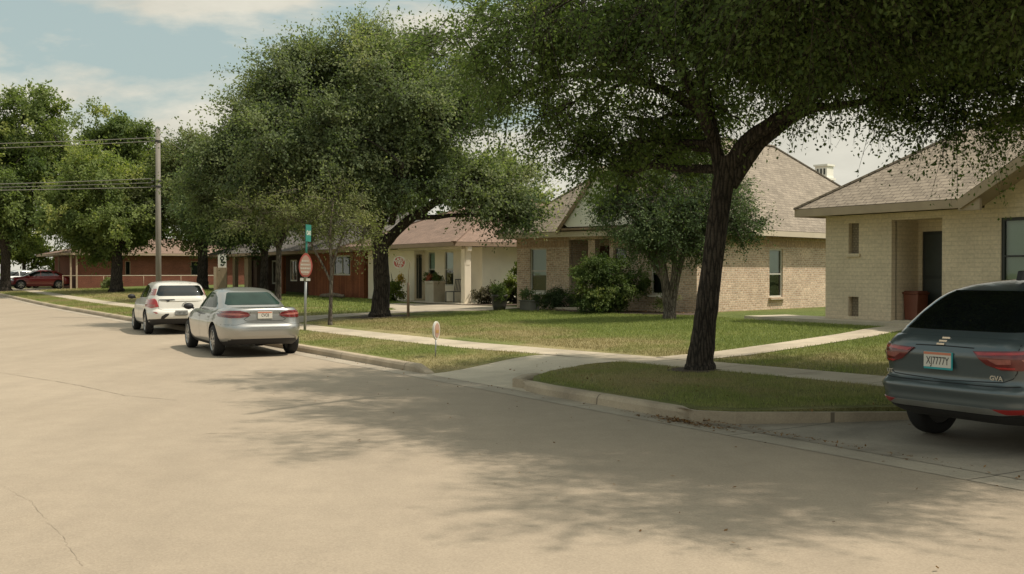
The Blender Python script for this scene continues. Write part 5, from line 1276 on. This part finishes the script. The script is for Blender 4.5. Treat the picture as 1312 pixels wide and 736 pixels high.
# --- white hatchback
def white():
    th = R(26)
    zt = lin([(-2.2, 1.02), (-1.4, 1.0), (1.0, .97), (1.5, .95), (2.0, .84), (2.25, .70)]); zb = lin([(-2.3, .34), (-1.8, .27), (-1.2, .23), (1.6, .23), (2.2, .27)])
    tz = lambda f, x, y: zb(y) * (1 - f) + zt(y) * f
    tub = [(0, .79, -2.02, 1.98), (.10, .87, -2.13, 2.08), (.24, .90, -2.20, 2.15), (.42, .91, -2.22, 2.18), (.52, .91, -2.19, 2.18), (.58, .905, -2.13, 2.16), (.8, .89, -2.11, 2.1), (1.0, .84, -2.09, 2.0)]
    cz0, cz1 = .95, 1.475
    cabin = [(0, .83, -2.11, 1.35), (.15, .81, -2.08, 1.2), (.5, .745, -1.99, .85), (.8, .675, -1.87, .52), (.93, .63, -1.74, .36), (1, .56, -1.58, .2)]
    czf = lambda f, x, y: cz0 + f * (cz1 - cz0) - .04 * max(0, (y - 0) / 1.2) ** 2 * f
    ax = Vector((-10.48 + .79 * math.cos(th), 31.5 + .79 * math.sin(th), 0)); loc = ax + Vector((-math.sin(th), math.cos(th), 0)) * 1.30
    r, body, D = cab('parked_car', 'parked white hatchback with black lower bumper ahead of the silver sedan', loc, th, tub, tz, cabin, czf, 'whitecar', (-1.30, 1.32), .335, .795, 6.5, 4, .0, .05, 6, 4)
    D.patch('rear_window', [(-.60, 1.10), (.60, 1.10), (.66, 1.14), (.57, 1.37), (.52, 1.395), (-.52, 1.395), (-.57, 1.37), (-.66, 1.14)], 'rear', 'car_glass', r, .004, .06)
    for sd in ('left', 'right'):
        D.patch('window', [(1.02, 1.03), (.5, 1.33), (.0, 1.40), (.0, 1.03)], sd, 'car_glass', r, .004, .06)
        D.patch('window', [(-.07, 1.03), (-.07, 1.40), (-.6, 1.39), (-.95, 1.33), (-1.0, 1.05)], sd, 'car_glass', r, .004, .06)
        D.patch('window', [(-1.08, 1.06), (-1.04, 1.33), (-1.35, 1.28), (-1.55, 1.13)], sd, 'car_glass', r, .004, .06)
        D.line('panel_gap', [(-.03, 1.0), (-.04, .6), (-.03, .3)], sd, 'seam', r); D.line('panel_gap', [(-1.03, 1.0), (-.96, .7), (-.9, .5)], sd, 'seam', r)
    for sx in (-1, 1):
        l = D.patch('tail_lamp', [(sx * a, b) for a, b in [(.62, .80), (.66, .96), (.70, 1.02), (.90, 1.02), (.91, .80), (.80, .76)]][::sx], 'rear', 'lamp_bright', r, .012, .05, .02)
        D.patch('lamp_lens', [(sx * a, b) for a, b in [(.70, .79), (.70, .86), (.88, .86), (.88, .79)]][::sx], 'rear', 'lamp_inner', l, .017, .05, .004)
        D.patch('pillar_lamp', [(sx * a, b) for a, b in [(.685, 1.115), (.625, 1.30), (.72, 1.30), (.83, 1.115)]][::sx], 'rear', 'lamp_inner', r, .008, .05, .012)
        D.patch('reflector', [(sx * a, b) for a, b in [(.64, .62), (.70, .655), (.78, .655), (.70, .60)]][::sx], 'rear', 'lamp_inner', r, .006, .04, .006)
    D.patch('tailgate_handle', [(-.60, .985), (-.60, 1.005), (-.20, 1.01), (-.17, .985), (-.32, .975), (-.34, .94), (-.40, .94), (-.42, .975)], 'rear', 'under', r, .010, .05, .01)
    D.patch('lower_valance', [(-.86, .22), (.86, .22), (.88, .44), (.6, .46), (-.6, .46), (-.88, .44)], 'rear', 'under', r, .005, .06, .005)
    D.patch('tow_cover', [(-.58, .45), (-.50, .45), (-.36, .57), (-.36, .61), (-.46, .60), (-.56, .53)], 'rear', 'under', r, .007, .05, .007)
    D.line('panel_gap', [(-.62, 1.03), (-.62, .74), (-.5, .70), (.5, .70), (.62, .74), (.62, 1.03)], 'rear', 'seam', r, .007)
    h = D.hit(.1, .85, 'rear'); m_ = MB(); c = Vector(h[0]) + Vector((0, -.012, 0))
    for a in range(20):
        p, q = 2 * math.pi * a / 20, 2 * math.pi * (a + 1) / 20; m_.bar((c.x + .075 * math.cos(p), c.y, c.z + .06 * math.sin(p)), (c.x + .075 * math.cos(q), c.y, c.z + .06 * math.sin(q)), .01, .014)
    m_.bar((c.x - .07, c.y, c.z), (c.x, c.y, c.z + .05), .01, .012); m_.bar((c.x, c.y, c.z + .05), (c.x + .07, c.y, c.z), .01, .012); m_.build('badge', M['chrome'], r)
    h = D.hit(0, .62, 'rear'); plate_part(r, Vector(h[0]) + Vector((-.02, -.012, 0)), .34, .14, 'HBT 264', 0, 'metal', 'metal_dark')
    mirror_part(r, -.92, .85, 1.04, 'under'); mirror_part(r, .92, .85, 1.04, 'under')
    return r
white()

# --- dark blue grey crossover in the driveway, tail to the street
def suv():
    zt = lin([(-2.3, 1.18), (-1.8, 1.15), (1.0, 1.10), (1.6, 1.06), (2.1, .95), (2.35, .80)]); zb = lin([(-2.3, .36), (-1.9, .33), (-1.2, .26), (1.6, .26), (2.3, .3)])
    tz = lambda f, x, y: zb(y) * (1 - f) + zt(y) * f
    tub = [(0, .80, -1.98, 2.05), (.06, .88, -2.10, 2.18), (.16, .92, -2.20, 2.26), (.22, .93, -2.23, 2.28), (.29, .935, -2.21, 2.3), (.36, .94, -2.255, 2.3), (.42, .94, -2.255, 2.3), (.455, .935, -2.16, 2.3), (.52, .93, -2.135, 2.3), (.70, .93, -2.155, 2.28), (.80, .925, -2.175, 2.25), (.83, .92, -2.15, 2.22), (.93, .89, -2.12, 2.15), (1.0, .85, -2.05, 2.05)]
    cz0, cz1 = 1.12, 1.60
    cabin = [(0, .855, -2.06, 1.35), (.12, .84, -2.0, 1.22), (.5, .765, -1.72, .85), (.78, .70, -1.47, .55), (.92, .645, -1.28, .35), (1, .565, -1.05, .15)]
    czf = lambda f, x, y: cz0 + f * (cz1 - cz0) - .03 * max(0, (y - 0) / 1.2) ** 2 * f
    ctr = P(7.0, 10.12); th = ROT_STREET; fwd = Vector((-math.sin(th), math.cos(th), 0)); loc = ctr + fwd * 1.30
    pitch = math.atan2(drive2_z(7, 12.7) - drive2_z(7, 10.1), 2.6); loc.z = drive2_z(7, 10.12) + 1.30 * math.tan(pitch) + .004
    r, body, D = cab('parked_car', 'dark blue grey crossover parked in the driveway with tail to the street', loc, th, tub, tz, cabin, czf, 'bluegrey', (-1.30, 1.38), .355, .80, 6.5, 4, .0, .05, 6, 4)
    r.rotation_euler = Vector((0, 0, th)); r.rotation_mode = 'XYZ'; r.rotation_euler = (pitch, 0, th)
    D.patch('rear_window', [(-.66, 1.215), (.66, 1.215), (.76, 1.235), (.70, 1.40), (.64, 1.535), (.58, 1.56), (-.58, 1.56), (-.64, 1.535), (-.70, 1.40), (-.76, 1.235)], 'rear', 'car_glass', r, .004, .05)
    for sd in ('left', 'right'):
        D.patch('window', [(1.0, 1.17), (.5, 1.46), (.0, 1.53), (.0, 1.17)], sd, 'car_glass', r, .004, .06)
        D.patch('window', [(-.07, 1.17), (-.07, 1.53), (-.6, 1.52), (-.95, 1.47), (-1.0, 1.19)], sd, 'car_glass', r, .004, .06)
        D.patch('window', [(-1.08, 1.2), (-1.05, 1.44), (-1.3, 1.36), (-1.55, 1.24)], sd, 'car_glass', r, .004, .06)
        D.line('panel_gap', [(-.03, 1.13), (-.04, .6), (-.03, .35)], sd, 'seam', r); D.line('panel_gap', [(-1.03, 1.13), (-.96, .8), (-.9, .6)], sd, 'seam', r)
        D.patch('sill_trim', [(-.9, .24), (.95, .24), (.95, .42), (-.9, .42)], sd, 'under', r, .006, .08, .006)
    for sx in (-1, 1):
        q = [(.335, 1.045), (.60, 1.055), (.905, 1.06), (.925, 1.04), (.925, .90), (.88, .875), (.62, .885), (.48, .93)]
        l = D.patch('tail_lamp', [(sx * a, b) for a, b in q][::sx], 'rear', 'lamp_red', r, .016, .045, .03)
        D.patch('lamp_strip', [(sx * a, b) for a, b in [(.36, 1.035), (.9, 1.047), (.9, 1.025), (.40, 1.012)]][::sx], 'rear', 'lamp_bright', l, .020, .045, .004)
        D.patch('lamp_lens', [(sx * a, b) for a, b in [(.50, .985), (.70, .985), (.70, .945), (.58, .94)]][::sx], 'rear', 'lamp_inner', l, .020, .04, .004)
        D.patch('lamp_strip', [(sx * a, b) for a, b in [(.56, .915), (.72, .91), (.72, .895), (.60, .897)]][::sx], 'rear', 'lamp_bright', l, .020, .04, .004)
        D.patch('lamp_lens', [(sx * a, b) for a, b in [(.765, .985), (.885, .98), (.885, .945), (.79, .945)]][::sx], 'rear', 'lamp_inner', l, .020, .04, .004)
        D.patch('reflector', [(sx * a, b) for a, b in [(.56, .515), (.86, .52), (.87, .475), (.66, .47)]][::sx], 'rear', 'reflector', r, .008, .05, .01)
        D.line('panel_gap', [(sx * .735, 1.19), (sx * .735, .86), (sx * .70, .80), (sx * .62, .765), (0, .745)], 'rear', 'seam', r, .009)
    D.line('bumper_crease', [(-.93, .73), (-.5, .725), (.5, .725), (.93, .73)], 'rear', 'seam', r, .012)
    D.patch('bumper_trim', [(-.82, .475), (-.52, .52), (.52, .52), (.82, .475), (.60, .455), (-.60, .455)], 'rear', 'metal', r, .005, .06, .005)
    D.patch('lower_valance', [(-.90, .25), (.90, .25), (.88, .415), (.5, .445), (-.5, .445), (-.88, .415)], 'rear', 'under', r, .004, .06, .004)
    D.line('tailgate_crease', [(-.335, 1.075), (0, 1.08), (.335, 1.075)], 'rear', 'seam', r, .010)
    h = D.hit(0, .93, 'rear'); plate_part(r, Vector(h[0]) + Vector((-.04, -.02, .005)), .33, .175, 'XJ7777Y', R(-4), 'plate_white', 'plate_teal', 'plate_orange')
    h = D.hit(-.03, 1.125, 'rear'); m_ = MB(); c = Vector(h[0]); n = Vector(h[1])
    for k, dz in enumerate((.028, .0, -.028)):
        hh = D.hit(-.03, 1.125 + dz, 'rear'); p = Vector(hh[0]) + Vector((0, -.008, 0)); m_.prism([(p.x - .048 + dz * .5, p.z - .009), (p.x + .04 + dz * .5, p.z - .009), (p.x + .048 + dz * .5, p.z + .009), (p.x - .04 + dz * .5, p.z + .009)], 'y', p.y - .006, p.y + .006)
    m_.build('badge', M['chrome'], r)
    h = D.hit(.56, .80, 'rear'); text('model_badge', 'GVA', .062, 'chrome', r, Vector(h[0]) + Vector((0, -.006, 0)), (R(90), 0, 0), 1.1, .003, .002)
    h = D.hit(-.70, .78, 'rear'); text('model_badge', 'LTD', .05, 'chrome', r, Vector(h[0]) + Vector((0, -.008, 0)), (R(90), 0, -.12), 1.0, .003, .002)
    b = MB()
    b.prism([(-.02, 1.60), (.3, 1.605), (.08, 1.70), (.02, 1.70)], 'x', -.03, .03); an = b.build('roof_fin', M['under'], r, bevel=.01); an.location = (0, -.9, .045)
    mirror_part(r, -.95, .85, 1.16, 'bluegrey'); mirror_part(r, .95, .85, 1.16, 'bluegrey')
    return r
suv()

# --- distant cars by the red brick house
def far_car(label, loc, th, paint, glass='car_glass'):
    zt = lin([(-2.3, .95), (-1.6, .98), (1.0, .95), (1.6, .92), (2.0, .82), (2.25, .66)]); zb = lin([(-2.3, .28), (-1.2, .22), (1.6, .22), (2.2, .26)])
    tz = lambda f, x, y: zb(y) * (1 - f) + zt(y) * f
    tub = [(0, .78, -2.05, 2.0), (.2, .88, -2.2, 2.18), (.5, .90, -2.22, 2.2), (.8, .88, -2.17, 2.12), (1, .80, -2.1, 1.98)]
    cabin = [(0, .80, -1.95, 1.3), (.5, .71, -1.6, .75), (.85, .62, -1.25, .35), (1, .5, -1.0, .1)]
    r, body, D = cab('parked_car', label, loc, th, tub, tz, cabin, lambda f, x, y: .92 + f * .52, paint, (-1.3, 1.34), .33, .79, 5, 4, .0, .05)
    for sd in ('left', 'right'):
        D.patch('window', [(.95, .99), (.45, 1.29), (-.02, 1.36), (-.02, .99)], sd, glass, r, .004, .08)
        D.patch('window', [(-.09, .99), (-.09, 1.36), (-.6, 1.35), (-.85, 1.28), (-1.0, 1.02)], sd, glass, r, .004, .08)
        D.patch('window', [(-1.08, 1.03), (-.95, 1.27), (-1.2, 1.22), (-1.5, 1.06)], sd, glass, r, .004, .08)
        D.line('panel_gap', [(-.05, .95), (-.05, .3)], sd, 'seam', r); D.line('panel_gap', [(1.0, .95), (.95, .3)], sd, 'seam', r)
        D.patch('headlamp', [(1.85, .66), (2.1, .66), (2.1, .76), (1.8, .78)], sd, 'chrome', r, .008, .06, .01)
    D.patch('windscreen', [(-.62, 1.0), (.62, 1.0), (.5, 1.33), (-.5, 1.33)], 'front', glass, r, .004, .08)
    D.patch('rear_window', [(-.6, 1.02), (.6, 1.02), (.5, 1.3), (-.5, 1.3)], 'rear', glass, r, .004, .08)
    D.patch('grille', [(-.5, .42), (.5, .42), (.55, .62), (-.55, .62)], 'front', 'under', r, .005, .08, .005)
    for sx in (-1, 1): D.patch('tail_lamp', [(sx * a, b) for a, b in [(.5, .78), (.5, .88), (.86, .9), (.86, .76)]][::sx], 'rear', 'lamp_red', r, .01, .06, .015)
    mirror_part(r, -.9, .82, 1.0, paint); mirror_part(r, .9, .82, 1.0, paint)
    return r
thn = math.atan2(-CU, -SU)
far_car('dark red car parked nose to the street beside the red brick house', P(89.6, 12.25, lawn_z(89.6, 12.25) + .03), math.atan2(.855, -.518), 'redcar')
far_car('pale car standing behind the red car and the leftmost tree trunk', P(97.5, 11.6, lawn_z(97.5, 11.6) + .03), math.atan2(.855, -.518) + .2, 'palecar')

# ------------------------------------------------------------------ grass and fallen leaves
def inside(poly, s, t):
    c = np.zeros(len(s), bool); n = len(poly)
    for i in range(n):
        (x1, y1), (x2, y2) = poly[i], poly[(i + 1) % n]
        k = ((y1 > t) != (y2 > t)) & (s < (x2 - x1) * (t - y1) / ((y2 - y1) or 1e-9) + x1); c ^= k
    return c
SWP = [(s, sw_c(s) - .50) for s in sws] + [(s, sw_c(s) + .50) for s in reversed(sws)]
PATHP = [(s + .48, t) for s, t in pathpts] + [(s - .43, t) for s, t in reversed(pathpts)]
BLOCK = SOIL + [SWP, PATHP, side_drive, D2, APRON, [(22.3, 20.9), (8, 20.9), (8, 40), (22.3, 40)], [(31.2, 20.05), (28.6, 19.95), (26.0, 20.6), (24.6, 21.3), (24.9, 22.4), (27, 22.2), (29, 21.5), (31.2, 21.3)]]
zt_s = [p[0] for p in ZT]; zt_z = [p[1] for p in ZT]
def grass(poly, n, h, w, seed, name='grass'):
    rg = np.random.default_rng(seed); lo = np.min(poly, 0); hi = np.max(poly, 0); s = rg.uniform(lo[0], hi[0], n); t = rg.uniform(lo[1], hi[1], n)
    k = inside(poly, s, t)
    for b in BLOCK: k &= ~inside(b, s, t)
    k &= np.sin(s * 5.1 + 2 * np.sin(t * 3)) * np.sin(t * 4.7 + np.sin(s * 2)) + rg.random(n) * 1.6 > -.1
    s, t = s[k], t[k]; n = len(s); z = np.array([lawn_z(a_, b_) for a_, b_ in zip(s, t)])
    b = np.stack([CU * t - SU * s, SU * t + CU * s, z - .004], 1)
    a = rg.uniform(0, 2 * math.pi, n); d = np.stack([np.cos(a), np.sin(a), np.zeros(n)], 1); hh = h * rg.uniform(.5, 1.35, n)
    la = rg.uniform(0, 2 * math.pi, n); lean = np.stack([np.cos(la), np.sin(la), np.zeros(n)], 1) * (hh * rg.uniform(.1, .8, n))[:, None]
    tip = b + lean + np.array([0, 0, 1]) * hh[:, None]; ww = (w * rg.uniform(.7, 1.3, n))[:, None]
    v = np.stack([b - d * ww, b + d * ww, tip], 1).reshape(-1, 3)
    o = quads_object(name, v, rg.normal(.45, .22, n) + .12 * np.sin(s * 1.3) * np.sin(t * 1.7), M['blade'], None, 3)
    o['kind'] = 'stuff'; o['label'] = {'a': 'short mown grass on the kerbside island'}.get('b', 'short mown lawn grass'); return o
isl = [(15.4, 11.7), (15.4, 10.7), (15.1, 9.95), (14.6, 9.3), (13.9, 8.80), (10.2, 8.80), (9.72, 9.15), (8.68, 10.95), (8.15, 12.3), (8.2, 12.2), (15.4, 11.7)]
grass([(15.4, 12), (15.36, 10.75), (15.06, 9.95), (14.56, 9.32), (13.9, 8.93), (10.25, 8.95), (9.85, 9.2), (8.82, 10.95), (8.2, 12.3), (8.1, 13)], 60000, .042, .0042, 101)
grass([(17.3, 8.95), (17.45, 10.3), (17.7, 11.6), (38, 11.2), (38, 8.95)], 60000, .042, .005, 102)
grass([(8.1, 13), (8.1, 20.9), (22, 20.9), (24.5, 21.2), (31, 20), (32.5, 19.5), (32, 12)], 170000, .05, .0065, 103)
grass([(36, 12), (36, 19), (41, 20), (49, 21), (72, 20.5), (88, 15), (88, 12)], 60000, .07, .014, 104)
grass([(38, 8.95), (38, 10.8), (86, 10.8), (86, 8.95)], 40000, .06, .011, 105)

def litter(n, fn, seed, size):
    rg = np.random.default_rng(seed); pts = np.array([fn(rg) for _ in range(n)])
    b = np.array([tuple(P(s, t, z)) for s, t, z in pts]); ax = unit(np.concatenate([rg.normal(size=(n, 2)), rg.normal(size=(n, 1)) * .25], 1)); sd = unit(np.cross(ax, unit(rg.normal(size=(n, 3)) * .25 + np.array([0, 0, 1]))))
    ln = size * rg.uniform(.5, 1.4, n)[:, None]; wd = ln * .5
    v = np.stack([b, b + ax * ln * .5 + sd * wd * .5, b + ax * ln, b + ax * ln * .5 - sd * wd * .5], 1).reshape(-1, 3); v[:, 2] += .006
    o = quads_object('fallen_leaves', v, rg.normal(.45, .28, n), M['dry']); o['kind'] = 'stuff'; return o
def near_gutter(rg):
    s = 10.3 - abs(rg.normal()) * 2.2 if rg.random() < .75 else rg.uniform(6, 22); t = 8.66 + rg.normal() * .035 if s < 10.2 else 8.55 - abs(rg.normal()) * .07
    return s, t, .012 + (.02 if t > 8.62 else 0)
litter(420, near_gutter, 201, .035)
litter(320, lambda rg: (rg.normal(10.1, .35), 8.55 - abs(rg.normal()) * .12, .012), 202, .045)
litter(110, lambda rg: (rg.uniform(2, 20), rg.uniform(4.5, 8.5), .006), 203, .035)
def under_tree(rg):
    s, t = rg.normal(13, 2.0), rg.uniform(9.2, 11.4); return s, t, lawn_z(s, t) + .03
litter(140, under_tree, 204, .045)
litter(60, lambda rg: (lambda s, t: (s, t, lawn_z(s, t) + .008))(rg.uniform(14, 17.3), rg.uniform(9.2, 11.8)) , 205, .03) if False else None
def bed(rg):
    s = rg.uniform(25.5, 31); t = 20.6 + (28.5 - s) * .28 + rg.uniform(0, .6); return s, t, lawn_z(s, t) + .04
litter(400, bed, 206, .06)

# ------------------------------------------------------------------ daylight
SUN_EL = R(59); SX, SY = math.cos(R(-8)), math.sin(R(-8))
w = bpy.data.worlds.new('World'); scene.world = w; w.use_nodes = True; nt = w.node_tree; nt.nodes.clear()
out = N(nt, 'ShaderNodeOutputWorld'); bg = N(nt, 'ShaderNodeBackground'); nt.links.new(bg.outputs[0], out.inputs[0]); bg.inputs[1].default_value = .1
sky = N(nt, 'ShaderNodeTexSky', sky_type='NISHITA'); sky.sun_disc = False; sky.sun_elevation = SUN_EL; sky.sun_rotation = math.atan2(SX, SY)
sky.air_density = 1.3; sky.dust_density = 2.5; sky.ozone_density = 1.0
tc = N(nt, 'ShaderNodeTexCoord'); sep = N(nt, 'ShaderNodeSeparateXYZ'); nt.links.new(tc.outputs['Generated'], sep.inputs[0])
mp = N(nt, 'ShaderNodeMapping'); mp.inputs['Scale'].default_value = (1, 1, 2.6); mp.inputs['Location'].default_value = (5.1, .7, 1.4); nt.links.new(tc.outputs['Generated'], mp.inputs[0])
n1 = noise(nt, mp.outputs[0], 2.6, 8, .55, .25); n2 = noise(nt, mp.outputs[0], 9.0, 6, .6)
# more cloud near the horizon, broken blue higher up
mr = N(nt, 'ShaderNodeMapRange'); mr.inputs[1].default_value = .0; mr.inputs[2].default_value = .34; mr.inputs[3].default_value = .2; mr.inputs[4].default_value = -.04; nt.links.new(sep.outputs[2], mr.inputs[0])
ad = N(nt, 'ShaderNodeMath', operation='ADD'); nt.links.new(n1.outputs[0], ad.inputs[0]); nt.links.new(mr.outputs[0], ad.inputs[1])
ad2 = N(nt, 'ShaderNodeMath', operation='MULTIPLY_ADD'); nt.links.new(n2.outputs[0], ad2.inputs[0]); ad2.inputs[1].default_value = .16; nt.links.new(ad.outputs[0], ad2.inputs[2])
cl = ramp(nt, ad2.outputs[0], [(.552, g3(0)), (.62, g3(1))])
shade = ramp(nt, n2.outputs[0], [(.25, (6.0, 5.8, 4.95)), (.7, (8.0, 7.7, 6.55))])
haze = mixcol(nt, .72, sky.outputs[0], (4.9, 6.0, 5.6))
mixed = mixcol(nt, cl, haze, shade)
# sky brightened around the sun, added as warm fill for shaded areas
dp = N(nt, 'ShaderNodeVectorMath', operation='DOT_PRODUCT'); nt.links.new(tc.outputs['Generated'], dp.inputs[0]); dp.inputs[1].default_value = (SX * math.cos(SUN_EL), SY * math.cos(SUN_EL), math.sin(SUN_EL))
mx0 = N(nt, 'ShaderNodeMath', operation='MAXIMUM'); nt.links.new(dp.outputs['Value'], mx0.inputs[0]); mx0.inputs[1].default_value = 0.0
pw = N(nt, 'ShaderNodeMath', operation='POWER'); nt.links.new(mx0.outputs[0], pw.inputs[0]); pw.inputs[1].default_value = 3.5
fill_glow = mixcol(nt, pw.outputs[0], (0.0, 0.0, 0.0), (7.5, 7.0, 5.9)); mixed = mixcol(nt, 1.0, mixed, fill_glow, 'ADD'); nt.links.new(mixed, bg.inputs[0])
sl = bpy.data.lights.new('sun', 'SUN'); sl.energy = 4.3; sl.angle = R(1.0); sl.color = (1.0, .90, .765)
so = bpy.data.objects.new('sun', sl); COL.objects.link(so)
S = Vector((SX * math.cos(SUN_EL), SY * math.cos(SUN_EL), math.sin(SUN_EL))); so.rotation_euler = S.to_track_quat('Z', 'Y').to_euler(); so.location = (20, 0, 30)

cam = bpy.data.cameras.new('camera'); cam.sensor_width = 36; cam.lens = 36 * 1400 / 1312; cam.clip_end = 3000; cam.clip_start = .05
co = bpy.data.objects.new('camera', cam); COL.objects.link(co); co.location = (0, 0, 1.8); co.rotation_euler = (R(90 - .82), 0, 0)
cam.dof.use_dof = False
scene.camera = co
scene.view_settings.view_transform = 'Standard'; scene.view_settings.look = 'None'; scene.view_settings.exposure = 0; scene.view_settings.gamma = 1
scene.cycles.use_denoising = True
scene.cycles.max_bounces = 6; scene.cycles.transparent_max_bounces = 12
